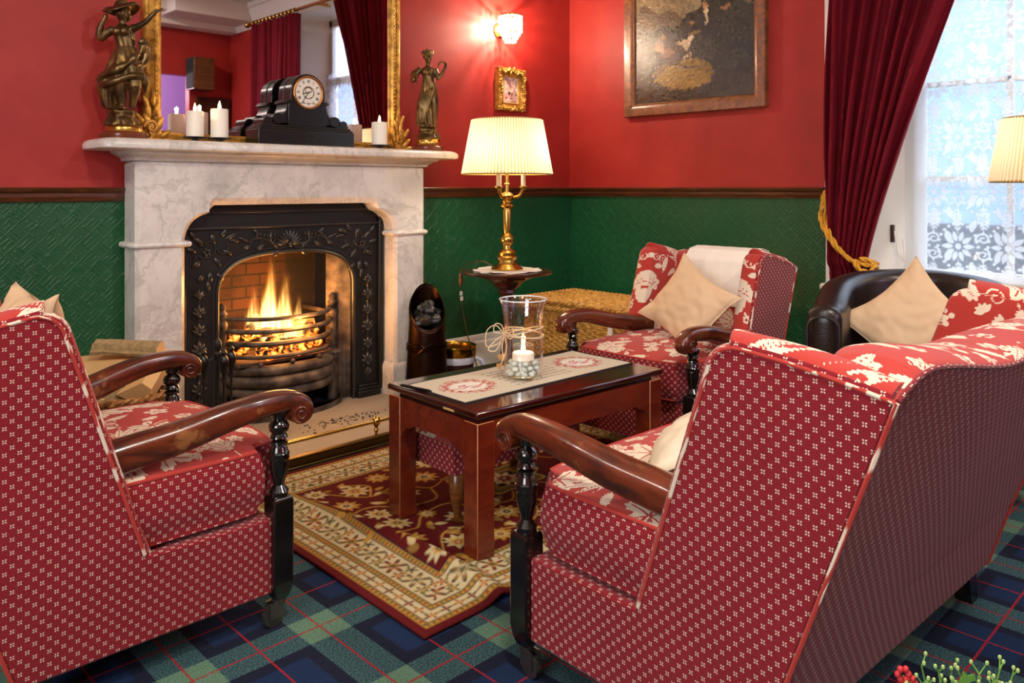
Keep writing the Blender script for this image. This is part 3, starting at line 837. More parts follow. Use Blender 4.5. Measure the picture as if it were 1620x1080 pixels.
# window: splayed white reveals, frame with glazing bars, sill
ya, yb, yc, yd = -1.745, -2.01, -3.92, -3.65     # room edge / frame edge of each reveal
g = G()
for (y0, y1, s) in ((ya, yb, 1), (yc, yd, -1)):
    g.prism([(-.006, y0), (.42, y1), (.42, y0 + .02 * s), (.0, y0 + .002 * s)], .58, 2.80, axis='z')
g.box(-.006, .42, yc, ya, 2.78, 2.82)
g.box(-.008, .0, ya - .002, ya + .018, 1.082, 2.82)
g.box(-.008, .0, ya - .002, ya + .012, .0, 1.03)
struct('trim_6', g, M_WHITE, smooth=False)
g = G().box(-.05, .44, yc - .05, ya + .03, .565, .60); struct('trim_7', g, M_WHITE, bevel=.012, bseg=3)
wf = G(); X0, X1 = .40, .45
wf.box(X0, X1, yb - .055, yb, .60, 2.78); wf.box(X0, X1, yd, yd + .055, .60, 2.78); wf.box(X0, X1, yd, yb, .60, .665); wf.box(X0, X1, yd, yb, 2.71, 2.78); wf.box(X0 - .02, X1, yd, yb, 2.12, 2.19)
for y in (-2.445, -2.83, -3.215): wf.box(X0 + .01, X1 - .01, y - .014, y + .014, .66, 2.72)
for z in (1.125, 1.605): wf.box(X0 + .01, X1 - .01, yd, yb, z - .014, z + .014)
win = struct('window_1', wf, M_WHITE, smooth=False, bevel=.004)
obj('pane', G().box(.424, .428, yd + .02, yb - .02, .62, 2.74), M_GLASS, win, smooth=False)
# a casement stay hanging beside the frame
st = thing('casement_stay', 'small white hooked casement stay on the window reveal above the tub chair', 'window stay', (.30, -1.955, .70))
obj('hook', G().tube(bez([(0, 0, .16), (-.004, -.01, .11), (0, -.02, .05), (-.02, -.05, .01), (-.03, -.06, .05), (-.02, -.05, .12)], 24), .005, 6), M_WHITE, st)
obj('plate', G().box(-.006, .008, .0, .02, .10, .19), M_STEEL, st, bevel=.002)
# outside: overcast daylight, dark ground and a low wall
struct('floor_outside', G().box(.5, 12, -12, 8, -.5, -.4), simple('wet ground', '4b5049', .8), smooth=False)
struct('wall_outside', G().box(3.2, 3.5, -12, 8, -.4, .78), simple('grey garden wall', '4a5054', .9, var=.5, vscale=3), smooth=False)
struct('wall_opposite', G().box(7, 7.5, -14, 12, -.4, 3.7), simple('pale rendered house front across the street', '8a9fb6', .9, var=.12, vscale=1.2), smooth=False)
w = bpy.data.worlds.new('overcast sky'); sc.world = w; w.use_nodes = True
bg = w.node_tree.nodes['Background']; bg.inputs[0].default_value = C('cfe4ff'); bg.inputs[1].default_value = SKY = 6.2

# ------------------------------------------------------------------ lace curtain
LT = lace_tile(); LW = 1.66; LH = 1.60
def lace_pos(u, v):
    y = -1.985 - u * LW; z = .625 + v * LH
    if v == 0: z += .0
    return (.355 + .012 * math.sin(u * 60 + .5 * math.sin(v * 4)), y, z)
lg = G().grid(lace_pos, 460, 440)
U = np.array([( -p[1] - 1.985, p[2] - .625) for p in lg.v])
la = LT.sample(U[:, 0] * .78 + .06, U[:, 1] * .78 + .08)[:, 0]
bandm = (U[:, 0] < .11) | (U[:, 1] < .02)
sc_ = U[:, 1] < (.035 + .02 * np.abs(np.sin(U[:, 0] * 2 * PI / .17)))
al = .20 + .66 * la; al[bandm] = .72; al[sc_] = np.maximum(al[sc_], .82)
big = (np.abs(((U[:, 0] + .06) / .17) % 1 - .5) > .46)
lc = obj('lace_curtain', lg, M_LACE, colors={'lace': al}, fix=False)
tag(lc, 'white floral lace curtain hanging across the window panes', 'lace curtain')

# ------------------------------------------------------------------ velvet curtains on a brass pole
def velvet(name, label, yin, yout, tie, group, sgn):
    """yin: wall-side edge; yout: window-side edge at the pole; tie: (y, z) where the rope gathers it"""
    t = thing(name, label, 'curtain', (0, 0, 0), 0, group)
    zt, zb = 2.74, .04
    def pos(u, v):
        z = zb + (zt - zb) * v
        if tie is None:
            a, b = yin, yout + (yin - yout) * .10 * (1 - v)
            w_ = 1.0
        else:
            ty0, ty1, tz = tie
            if z > tz:
                k = (z - tz) / (zt - tz); a = ty0 + (yin - ty0) * min(1, k * 1.6); b = ty1 + (yout - ty1) * (k ** 1.15)
            else:
                k = (tz - z) / (tz - zb); a = ty0 + (yin - .015 - ty0) * min(1, k * 2); b = ty1 + (yin - .30 * sgn - ty1) * min(1, k * 1.2)
            w_ = .35 + .65 * min(1, abs(z - tz) / .5)
        uu = u + .012 * math.sin(v * 9 + u * 11)
        y = a + (b - a) * u
        amp = .05 * w_ * (.75 + .25 * math.sin(u * 23))
        ph = uu * 2 * PI * 8.5
        x = -.125 + amp * math.sin(ph) + .012 * math.sin(ph * 2.3 + 1) - (.02 if tie and z > .7 else 0)
        return (x, y + .010 * math.cos(ph) * w_, z)
    o = obj('drape', G().grid(pos, 240, 120), M_VELVET, t, fix=False)
    s = o.modifiers.new('Solidify', 'SOLIDIFY'); s.thickness = .006
    return t
c1 = velvet('velvet_curtain', 'crimson velvet curtain tied back with gold rope beside the lace window', -1.815, -2.66, (-1.80, -1.985, .735), 'crimson velvet curtains', 1)
c2 = velvet('velvet_curtain', 'crimson velvet curtain seen in the mirror left of the window', -4.25, -3.34, None, 'crimson velvet curtains', -1)
rp = thing('curtain_pole', 'brass curtain pole with rings seen in the mirror', 'curtain pole', (-.125, 0, 2.775))
obj('rod', G().tube([(0, -4.38, 0), (0, -1.5, 0)], .016, 12), M_BRASS, rp)
for y in (-4.38, -1.5): obj('finial', G().ball((0, y, 0), .035), M_BRASS, rp)
for y in (-3.0, -4.31): obj('bracket', G().box(0, .135, y - .012, y + .012, -.02, .012), M_BRASS, rp, bevel=.003)
for y in [-1.80 - i * .075 for i in range(12)] + [-3.40 - i * .075 for i in range(12)]:
    obj('ring', G().tube([(.0 + .027 * math.cos(a), y, -.008 + .027 * math.sin(a)) for a in np.linspace(0, 2 * PI, 17)[:-1]], .005, 6, True), M_BRASS, rp)
# gold rope tie-back and its hook
tb = thing('curtain_tieback', 'gold twisted rope tie-back hooked on the wall beside the crimson curtain', 'tie-back', (0, 0, 0))
def twist(path, r, n, ph0=0):
    gg = G(); L = len(path)
    for s_ in range(2):
        pts = []
        for i, p in enumerate(path):
            t = (path[min(i + 1, L - 1)] - path[max(i - 1, 0)]).normalized(); u = t.orthogonal().normalized(); w_ = t.cross(u)
            a = ph0 + s_ * PI + i * n; pts.append(p + (u * math.cos(a) + w_ * math.sin(a)) * r)
        gg.tube(pts, r * 1.05, 6)
    return gg
pa = bez([(-.035, -1.752, 1.062), (-.06, -1.748, 1.02), (-.16, -1.775, .93), (-.20, -1.84, .83), (-.205, -1.93, .748), (-.17, -2.01, .722), (-.09, -2.02, .725)], 80)
pb = bez([(-.035, -1.757, 1.064), (-.075, -1.765, 1.00), (-.175, -1.81, .90), (-.21, -1.88, .80), (-.215, -1.955, .735), (-.17, -2.025, .715), (-.09, -2.02, .70)], 80)
obj('rope', twist(pa, .006, .55), M_ROPE, tb); obj('rope', twist(pb, .006, .55, 1), M_ROPE, tb)
obj('rope', twist(bez([(-.035, -1.75, 1.07), (-.05, -1.735, 1.03), (-.055, -1.745, .975), (-.045, -1.77, 1.0), (-.035, -1.752, 1.07)], 40), .0055, .55), M_ROPE, tb)
obj('rope', twist(bez([(-.21, -1.96, .735), (-.225, -1.99, .70), (-.20, -2.03, .69), (-.17, -2.03, .73), (-.20, -1.98, .75)], 40), .007, .5), M_ROPE, tb)
obj('hook', G().tube(bez([(0, -1.745, 1.05), (-.03, -1.745, 1.05), (-.045, -1.75, 1.065), (-.04, -1.752, 1.085)], 12), .005, 8), M_BRASS, tb)

# ------------------------------------------------------------------ marble chimneypiece
fp = thing('marble_fireplace', 'white veined marble chimneypiece around the open fire', 'fireplace', (FX, 0, 0))
D = -.149
def arch_half():
    """opening outline, right half, from the floor to the centre top"""
    p = [(.537, 0), (.537, .85)]
    for i in range(1, 11):
        a = i / 10 * PI / 2; p.append((.537 - .108 * (1 - math.cos(a)) , .85 + .118 * math.sin(a)))
    p += [(.429, .985), (.424, 1.005)]
    return p
h = arch_half(); hole = h + [(-x, z) for x, z in h[::-1]]
oh = [(.738, 0), (.738, .85)] + [(.738, .85 + .345 * i / 10) for i in range(1, 11)] + [(.6, 1.195), (.42, 1.195)]
outer = oh + [(-x, z) for x, z in oh[::-1]]
g = G(); n = len(hole); vs = []; fs = []
for y in (0, D):
    for q in (outer, hole): vs += [(a, y, b) for a, b in q]
for i in range(n - 1):
    k = i + 1
    fs += [(i, k, n + k, n + i), (2 * n + i, 3 * n + i, 3 * n + k, 2 * n + k), (i, 2 * n + i, 2 * n + k, k), (n + i, n + k, 3 * n + k, 3 * n + i)]
fs += [(0, n, 3 * n, 2 * n), (n - 1, 2 * n - 1, 4 * n - 1, 3 * n - 1)]
g.add(vs, fs)
obj('jambs_and_frieze', g, M_MARBLE, fp, bevel=.018, bseg=1, angle=25)
sh = []
for z, dd in ((1.231, .012), (1.236, .002), (1.25, 0), (1.262, .004), (1.270, .014), (1.275, .028)):
    x = .894 - dd; y = -.26 + dd; c = .035
    sh.append([(-x, 0, z), (-x, y + c, z), (-x + c * .3, y + c * .3, z), (-x + c, y, z), (x - c, y, z), (x - c * .3, y + c * .3, z), (x, y + c, z), (x, 0, z)])
obj('shelf', G().rings(sh), M_MARBLE, fp, angle=50)
bm_ = []
for z, dd in ((1.188, 0), (1.192, .006), (1.198, .006), (1.204, .012), (1.214, .028), (1.222, .046), (1.231, .05)):
    bm_.append([(-.741 - dd, 0, z), (-.741 - dd, D - dd, z), (.741 + dd, D - dd, z), (.741 + dd, 0, z)])
obj('bed_moulding', G().rings(bm_), M_MARBLE, fp, angle=50)
for s in (-1, 1):
    xa, xb = (.532, .742)
    rows = []
    for i in range(9):
        a = -PI / 2 + PI * i / 8; e = .014 * math.cos(a); z = .845 + .0135 * math.sin(a)
        rows.append([(s * (xa - e), 0, z), (s * (xa - e), D - e, z), (s * (xb + e - .018), D - e, z), (s * (xb + e), D + .018 - e, z), (s * (xb + e), 0, z)])
    obj('impost_band', G().rings(rows), M_MARBLE, fp, angle=50)
    rows = []
    for e, z in ((.012, 0), (.012, .155), (.009, .165), (.0, .176)):
        rows.append([(s * (xa - e), 0, z), (s * (xa - e), D - e, z), (s * (xb + e - .018), D - e, z), (s * (xb + e), D + .018 - e, z), (s * (xb + e), 0, z)])
    obj('plinth', G().rings(rows), M_MARBLE, fp, angle=30)

# ------------------------------------------------------------------ cast iron insert with brick back
ins = thing('cast_iron_insert', 'black cast iron fireplace insert with raised leaf ornament', 'fireplace insert', (FX, 0, 0))
def iron_arch(n=40):
    p = [(.356, .0), (.356, .30)]
    for i in range(n + 1):
        t = PI * i / n
        cx_, sz = math.cos(t), math.sin(t)
        e = 2 / 2.7
        p.append((.356 * abs(cx_) ** e * (1 if cx_ >= 0 else -1), .585 + .195 * abs(sz) ** e))
    return p + [(-.356, .30), (-.356, 0)]
ah = iron_arch(); n = len(ah)
ob = []
for i, (x, z) in enumerate(ah):
    if i < 2 : ob.append((.535, z))
    elif i > n - 3: ob.append((-.535, z))
    else:
        t = PI * (i - 2) / 40
        k = .535 / max(abs(math.cos(t)), 1e-6); kz = .42 / max(abs(math.sin(t)), 1e-6); k = min(k, kz)
        ob.append((k * math.cos(t), .585 + k * math.sin(t)))
g = G(); vs = [(a, y, b) for y in (-.045, -.015) for q in (ob, ah) for a, b in q]; fs = []
for i in range(n - 1):
    k = i + 1
    fs += [(i, k, n + k, n + i), (2 * n + i, 3 * n + i, 3 * n + k, 2 * n + k), (i, 2 * n + i, 2 * n + k, k), (n + i, n + k, 3 * n + k, 3 * n + i)]
g.add(vs, fs); obj('face_plate', g, M_IRON, ins, angle=30)
obj('arch_moulding', G().tube([(x, -.047, z) for x, z in ah], .009, 8).tube([(x * 1.045, -.044, .585 + (z - .585) * 1.10 if z > .585 else z) for x, z in ah], .005, 6), M_IRON2, ins)
obj('top_moulding', G().box(-.5, .5, -.06, -.04, .895, .905).box(-.43, .43, -.058, -.04, .965, .975), M_IRON2, ins, bevel=.003)
for s in (-1, 1):
    obj('edge_moulding', G().box(s * .50, s * .53, -.065, -.04, .04, .93), M_IRON, ins, bevel=.006)
    obj('foot_block', G().box(s * .37, s * .505, -.075, -.03, 0, .045).box(s * .375, s * .50, -.07, -.03, .045, .06).box(s * .38, s * .495, -.064, -.03, .06, .075), M_IRON, ins, bevel=.005)
def petal(g, x, z, a, L, W, T=.012):
    M = Matrix.Rotation(-a, 3, 'Y')
    g.ball((x + .5 * L * math.cos(a), -.046, z + .5 * L * math.sin(a)), (L * .55, T, W), 10, 6, M)
def scroll(g, x, z, a, k, s, w=.006):
    pts = [(x + s * (.25 + .75 * t / 24) * k * math.cos(a + t / 24 * 4.6), -.048, z + (.25 + .75 * t / 24) * k * math.sin(a + t / 24 * 4.6)) for t in range(25)]
    g.tube(pts, [w * (.6 + .4 * t / 24) for t in range(25)], 6)
for s in (-1, 1):       # corner sprays
    g = G(); cx, cz = s * .40, .80
    def sx(dx): return cx + s * dx
    for (dx, dz, a, L, W) in ((-.08, .05, 2.7, .06, .012), (-.06, .06, 2.2, .05, .012), (-.10, .045, 3.3, .05, .010), (-.03, .03, 1.3, .05, .014), (.02, .02, .9, .055, .014), (.05, .0, .3, .05, .013), (.03, -.04, -.6, .05, .013), (-.03, -.03, -2.2, .05, .013), (.055, .05, 1.0, .05, .012), (-.01, -.09, -1.6, .05, .014), (.02, -.10, -.9, .04, .012), (-.04, -.10, -2.3, .045, .012), (0, -.13, -1.6, .05, .011), (-.07, 0, 3.6, .05, .012)):
        petal(g, sx(dx), cz + dz, a if s > 0 else PI - a, L, W)
    scroll(g, sx(0), cz + .02, .5, .05, s); scroll(g, sx(-.06), cz + .01, 2.0, .035, -s); scroll(g, sx(.05), cz - .04, -1, .03, s)
    for q in range(5): g.ball((sx(.005 + .012 * math.cos(q * 1.26)), -.05, cz - .005 + .012 * math.sin(q * 1.26)), .009, 8, 6)
    obj('corner_ornament', g, M_IRON2, ins)
    g = G()             # tall side ornament of palmettes
    x0 = s * .44
    for z0, k in ((.60, .8), (.52, 1.0), (.44, 1.0), (.355, 1.1), (.265, 1.0), (.18, 1.1), (.125, .7)):
        for a, L in ((PI / 2, .05), (1.05, .045), (2.09, .045), (.5, .036), (2.64, .036)): petal(g, x0, z0, a, L * k, .0095 * k)
        g.ball((x0, -.05, z0 - .004), .010 * k, 8, 6)
        for q in (1, -1): scroll(g, x0 + q * .018 * k, z0 - .016 * k, -1.2 if q > 0 else -1.2, .016 * k, q, .0035)
    g.tube([(x0, -.046, .10), (x0, -.046, .64)], .005, 6)
    obj('side_ornament', g, M_IRON2, ins)
g = G()                 # centre shell with scrolls
for i in range(11):
    a = PI * (.02 + .96 * i / 10); petal(g, .012 * math.cos(a), .812 + .01 * math.sin(a), a, .062, .0085)
g.ball((0, -.052, .812), .014, 10, 8)
for s in (-1, 1):
    pts = bez([(s * .02, -.048, .80), (s * .07, -.048, .795), (s * .11, -.048, .835), (s * .17, -.048, .85), (s * .21, -.048, .825)], 30)
    g.tube(pts, .006, 6); scroll(g, s * .17, .832, .3, .03, s, .005); scroll(g, s * .09, .84, 2.2, .022, s, .005)
    for (x, z, a, L) in ((.06, .80, .6, .05), (.10, .83, 1.6, .045), (.13, .82, -.6, .045), (.16, .86, .9, .04), (.21, .835, .4, .05), (.20, .82, -.5, .04), (.06, .79, -1.0, .035)):
        petal(g, s * x, z, a if s > 0 else PI - a, L, .010)
    for q in range(6): g.ball((s * (.08 + .018 * q), -.05, .862 + .006 * math.sin(q * 2)), .0075, 8, 6)
obj('shell_ornament', g, M_IRON2, ins)
for s in (-1, 1):       # fluted cheeks
    def ck(u, v):
        f = .010 * abs(math.sin(u * PI * 6))
        return (s * (.360 - .070 * u - f), -.02 + .12 * u + f, .0 + .86 * v)
    obj('fluted_cheek', G().grid(ck, 120, 2), M_RUST, ins, fix=False, smooth=True)
for s in (-1, 1): obj('cheek_return', G().box(min(s * .288, s * .36), max(s * .288, s * .36), .10, .112, 0, .86), M_IRON, ins, smooth=False)
obj('brick_back', G().box(-.36, .36, .335, .40, 0, .88), M_BRICK, ins, smooth=False)
obj('throat', G().box(-.42, .42, -.014, .40, .83, .90).box(-.42, -.365, -.014, .40, 0, .85).box(.365, .42, -.014, .40, 0, .85), M_IRON, ins, smooth=False)

# grate
gr = thing('fire_grate', 'bulging iron fire grate with bars holding the burning coals', 'fire grate', (FX, 0, 0))
def front(t, k=1.0, y0=.03, dep=.15):        # t -1..1
    x = .272 * t * k; return (x, y0 - dep * (1 - abs(t) ** 3.2), 0)
for z, r in ((.475, .010), (.418, .012), (.360, .0135), (.300, .010)):
    obj('bar', G().tube([(p[0], p[1], z) for p in [front(t, 1.0, .05, .165) for t in np.linspace(-1, 1, 41)]], r, 8, flat=1.2), M_RUST, gr)
for z, r, k in ((.238, .026, .165), (.185, .030, .17), (.135, .026, .16)):
    obj('ash_front', G().tube([(p[0], p[1], z) for p in [front(t, 1.0, .05, k) for t in np.linspace(-1, 1, 41)]], r, 10), M_RUST, gr)
for t in (-.62, -.1, .45, .9):
    p = front(t, 1.0, .05, .165); obj('stud', G().ball((p[0], p[1] - .008, .270), .013, 10, 8), M_RUST, gr)
for s in (-1, 1):
    pr = [(.030, 0), (.030, .03), (.024, .04), (.026, .10), (.034, .12), (.034, .15), (.028, .17), (.030, .2), (.034, .215), (.024, .23), (.021, .25), (.021, .43), (.026, .44), (.026, .455), (.018, .465), (.020, .49), (.027, .497), (.020, .507), (.014, .515), (.021, .527), (.012, .54), (.003, .548)]
    obj('post', G().lathe(pr, 14, s * .292, .05, fn=lambda r, a, z: r * (1 - .08 * (math.sin(a * 7) > 0 and .25 < z < .43))), M_RUST, gr)
    for z0, z1 in ((.25, .28), (.44, .46)): obj('side_bar', G().box(min(s * .27, s * .285), max(s * .27, s * .285), .05, .33, z0, z1), M_RUST, gr)
obj('bottom_plate', G().box(-.27, .27, -.06, .33, .262, .275), M_RUST, gr)
def tray(t, k): return (.33 * t, .06 - k * math.sqrt(max(0, 1 - t * t * .98)), 0)
ts = np.linspace(-1, 1, 41)
pan = [tray(t, .215) for t in ts]
g = G().rings([[(p[0] * q, p[1] * 1 + (1 - q) * .1, z) for p in pan] for q, z in ((1.0, .0), (1.0, .032), (1.01, .036), (.97, .036), (.96, .012))], False, False, closed=False)
obj('ash_tray', g, M_RUST, gr); obj('tray_floor', G().prism([(p[0] * .97, p[1] + .003) for p in pan], .004, .012, axis='z'), M_IRON, gr)

# fuel and flames
rnd = random.Random(21)
def lump(g, c, r, seed, amp=.35):
    o = len(g.v); g.ball((0, 0, 0), 1.0, 14, 10)
    for i in range(o, len(g.v)):
        p = Vector(g.v[i]); k = 1 + amp * nz(p.x + seed * 3.1, p.y, p.z, 1.6) + .15 * nz(p.x, p.y + seed, p.z, 4)
        q = p * k
        g.v[i] = (c[0] + q.x * r[0], c[1] + q.y * r[1], c[2] + q.z * r[2])
for i in range(26):
    x = rnd.uniform(-.21, .21); y = rnd.uniform(-.06, .26); k = rnd.uniform(.028, .045)
    z = .275 + k * .8 + (rnd.random() * .075 if i > 9 else 0)
    g = G(); lump(g, (0, 0, 0), (k, k * .85, k * .75), i)
    o = obj('burning_coal', g, M_EMBER, loc=(FX + x, y, z), angle=60)
    tag(o, 'glowing lump of coal burning behind the grate bars', 'coal', 'burning coals in the grate')
for i, (x, y, z, a, L) in enumerate(((-.04, .03, .385, .35, .22), (.08, .10, .40, -.5, .24), (-.09, .15, .41, .9, .2))):
    g = G().tube([(-L / 2, 0, 0), (-L / 4, .004, .003), (L / 4, -.004, 0), (L / 2, 0, .004)], [.02, .024, .023, .018], 9)
    o = obj('burning_stick', g, M_EMBER, loc=(FX + x, y, z)); o.rotation_euler = (0, .15 - .2 * i, a)
    tag(o, ['charred stick lying low at the front of the fire', 'charred stick lying right of the flames', 'charred stick lying at the back left of the fire'][i], 'firewood', 'sticks in the fire')
fl = thing('fire', 'bright orange flames leaping above the grate', 'fire', (FX, 0, 0))
for (x, y, z, r, h_) in ((-.03, .10, .385, .105, .40), (.055, .11, .39, .085, .36), (-.105, .12, .385, .070, .29), (.125, .10, .385, .055, .21), (.02, .03, .37, .10, .24), (-.07, .02, .36, .08, .18), (.01, .17, .39, .075, .46), (.09, .02, .36, .06, .14)):
    prof = [(.02, -.06), (.8, -.05), (1.05, .1), (1.05, .45), (.8, .8), (.35, 1.05), (.02, 1.12)]
    o = obj('flame', G().lathe(prof, 16), M_FLAME, fl, loc=(x, y, z)); o.scale = (r, r, h_)
def lamp(name, loc, power, color, radius, typ='POINT'):
    l = bpy.data.lights.new(name, typ); l.energy = power; l.color = color
    if typ == 'POINT': l.shadow_soft_size = radius
    o = bpy.data.objects.new(name, l); o.location = loc; col.objects.link(o); return o

# hearth, fender
hs = obj('hearth_slab', G().box(-.69, .72, -.73, -.0, -.01, .012), M_STONE, loc=(FX, 0, 0), bevel=.006, smooth=False)
tag(hs, 'worn stone hearth slab in front of the fire', 'hearth')
fe = thing('brass_fender', 'low brass fender with a rail along the front of the hearth', 'fender', (FX, -.735, 0))
def lrun(z, r, d=0):
    return G().tube([(-.70 + d, .55, z), (-.70 + d, .02, z), (-.68 + d, d, z), (.70 - d, d, z), (.72 - d, .02, z), (.72 - d, .55, z)], r, 10)
obj('rail', lrun(.106, .0075, .006), M_BRASS, fe)
for x in (-.45, .02, .48):
    obj('post', G().lathe([(.008, .04), (.006, .06), (.010, .07), (.006, .08), (.012, .09), (.017, .1), (.018, .107), (.015, .118), (.008, .124), (.003, .126)], 14, x, .006), M_BRASS, fe)
obj('base', G().box(-.71, .73, -.012, .014, 0, .012).box(-.70, .72, -.004, .010, .012, .040).box(-.71, .73, -.010, .014, .040, .048).box(-.71, -.69, 0, .55, 0, .048).box(.71, .73, 0, .55, 0, .048), M_OBRASS, fe, bevel=.003)
g = G(); rnd = random.Random(8)
for i in range(120):
    x = rnd.gauss(-.0, .12); y = -.30 - abs(rnd.gauss(0, .07)); r = rnd.uniform(.002, .005)
    g.ball((FX + .12 + x, y, .012 + r * .6), (r, r, r * .7), 6, 4)
tag(obj('cinders', g, M_COAL), 'scatter of black cinders on the hearth stone', 'cinders', kind='stuff')
# ------------------------------------------------------------------ carved wing armchairs (local: x across, +y forward, front legs at y = 0)
POST = [(.024, .318), (.022, .327), (.024, .334), (.019, .341), (.013, .3495), (.016, .362), (.022, .3825), (.0245, .405), (.024, .412), (.026, .4155), (.025, .4206), (.026, .429), (.022, .4345), (.021, .4415), (.016, .450), (.022, .4536), (.021, .459), (.013, .464), (.022, .4675), (.020, .4727), (.017, .478), (.024, .4866), (.0255, .497), (.021, .5056), (.013, .5126), (.018, .518), (.018, .521), (.016, .545)]
def wing_seat(t, W, res=.005, back_res=.005, off=(0, 0), flare=0.0, zpk=.835, zrear=.757, dip=0.0):
    xo = W / 2 + .01
    T = .078
    def warp(g_):
        if flare: g_.v = [(p[0] + flare * max(0, p[2] - .28) / .5 * max(0, p[0] / xo), p[1], p[2]) for p in g_.v]
        return g_
    # seat box
    g = G().prism([(-.02, .085), (-.02, .272), (-.30, .276), (-.629, .276), (-.570, .085)], -xo, xo, axis='x')
    cz = {'fabric': np.zeros((len(g.v), 3))}
    obj('seat_base', g, M_FAB, t, bevel=.006, colors=cz)
    # wings
    for s in (-1, 1):
        rows = []
        nb = int(.56 / res); na = int(.34 / res); nr = 14
        def ring(b, inset=0.0, dz=0.0):
            zf = .27 + (zpk - .27) * b; zb = .27 + (zrear - .27) * b
            sf = .30 + .175 * b; sb = .622 + .178 * b
            if zf > zpk - .038:
                q = min(1, (zf - zpk + .038) / .038); sf += .036 * (1 - math.sqrt(max(0, 1 - q * q)))
            r_ = T / 2 - inset; xc = xo - T / 2
            pts = []
            def P(sx, x): a = (sx - sf) / (sb - sf); return (s * x, -sx, zf + (zb - zf) * a + dz + .006 * math.sin(PI * max(0, min(1, a))) * b)
            for i in range(na + 1): pts.append(P(sb + (sf + r_ * .55 - sb) * i / na, xc + r_))
            for i in range(1, nr):
                an = PI * i / nr; pts.append(P(sf + r_ * .55 - r_ * .55 * math.sin(an), xc + r_ * math.cos(an)))
            for i in range(na + 1): pts.append(P(sf + r_ * .55 + (sb - sf - r_ * .55) * i / na, xc - r_ - .012 * math.sin(PI * i / na) * (1 - inset / T * 2)))
            return pts
        for j in range(nb + 1): rows.append(ring(j / nb))
        for k in range(1, 9):
            a = k / 8 * PI / 2; rows.append(ring(1.0, (T / 2 - .001) * (1 - math.cos(a)), .024 * math.sin(a)))
        g = G().rings(rows)
        xin = xo - .006
        at = fabric_attr(g.v, lambda p: 1.0 if abs(p[0]) < xin and -p[1] < .622 + .365 * (p[2] - .27) - .012 else 0.0, lambda p: (-p[1] + abs(p[0]) * .9, p[2] + .3), off)
        warp(g)
        w_ = obj('wing', g, M_FAB, t, colors=at, angle=60)
        # piping along the outer edge of the wing
        pth = [(s * (xo + .0005), q[1], q[2]) for q in [ring(b)[na] for b in list(np.linspace(0.02, .88, 16)) + list(np.linspace(.9, 1, 12))]]
        top = ring(1.0); pth += [(s * (xo - .001), p[1], p[2] + .001) for p in top[:na + 1][::-1][4::4]]
        rear = [(s * (xo - .001), -(.629 + .178 * b), .27 + (zrear - .27) * b) for b in np.linspace(1, 0, 12)] + [(s * (xo - .001), -.571, .088)]
        pg = warp(G().tube(pth + rear, .0042, 6))
        obj('piping', pg, M_FAB, w_, colors={'fabric': np.stack([FLORAL.sample(np.array([p[2] * 3 + p[1] for p in pg.v]), np.array([p[1] for p in pg.v]))[:, 0] * .9, np.ones(len(pg.v)), np.zeros(len(pg.v))], 1)})
    # back with rolled camel top
    nb = int(.5 / back_res); nx = int(2 * xo / back_res); nt = 10
    def sst(v): v = max(0, min(1, v)); return v * v * (3 - 2 * v)
    def ztop(x): return ztop0(x) - dip * sst((x + .50) / .50) * sst((.57 - x) / .10)
    def ztop0(x): q = abs(x) / xo; return zrear + .034 * (1 - max(0, (q - .72) / .28) ** 2)
    Tb = .125
    def brow(b, inset=0.0, dz=0.0, fb=0.0):
        pts = []
        def srear(x): return .626 + .178 * b
        def Z(x): return .27 + (ztop(x) - .27) * b
        for i in range(nx + 1):
            x = -xo + .001 + (2 * xo - .002) * i / nx; e = max(0, 1 - abs(x) / xo * 1.0)
            bul0 = (.02 + .035 * b ** 3) * max(0, 1 - min(1, abs(x) / (xo - T + .03)) ** 4)
            pts.append((x, -(srear(x) + .002 - inset * ((Tb + bul0) / 2 + .001)), Z(x) + dz * min(1, e * 7)))
        xi = xo - T + .03
        for i in range(nx + 1):
            x = xi - 2 * xi * i / nx; q = 1 - (x / xi) ** 4
            bul = (.02 + .035 * b ** 3) * q
            pts.append((x, -(srear(x) - Tb - bul + inset * ((Tb + bul) / 2 - .0005)), Z(x) + dz * min(1, max(0, 1 - abs(x) / xo) * 7)))
        return pts
    rows = [brow(j / nb) for j in range(nb + 1)]
    for k in range(1, 17):
        a = k / 16 * PI / 2; rows.append(brow(1.0, (1 - math.cos(a)), .024 * math.sin(a)))
    g = G().rings(rows, cap1=False)
    nrow = len(rows[0]); b0 = (len(rows) - 1) * nrow
    for i in range(nx): g.f.append((b0 + i, b0 + i + 1, b0 + nrow - 2 - i, b0 + nrow - 1 - i)); g.m.append(0)
    isr = np.zeros(len(g.v)); per = nx + 1
    for j in range(len(rows)):
        for i in range(nrow):
            rear_ = i < per
            isr[j * nrow + i] = 0.0 if (rear_ and j <= nb) else 1.0
    at = fabric_attr(g.v, lambda p: 1.0, lambda p: (p[0] + .11, (p[2] if p[1] > -.64 else p[2]) + p[1] * 1.0 + .07), (off[0] + .13, off[1] + .05))
    at['fabric'][:, 1] = isr
    warp(g)
    bk = obj('back', g, M_FAB, t, colors=at, angle=70)
    xs = np.linspace(-xo + .004, xo - .004, 50)
    pg = G().tube([(x, -(.804 + .003), ztop(x) + .001) for x in xs], .0042, 6); warp(pg)
    obj('piping', pg, M_FAB, bk, colors={'fabric': np.stack([np.zeros(len(pg.v)), np.zeros(len(pg.v)), np.zeros(len(pg.v))], 1)})
    # seat cushion: crowned floral top, dotted boxing
    hx = W / 2 - .012; s0, s1 = -.012, .56
    nu, nv = int(2 * hx / res), int((s1 - s0) / res)
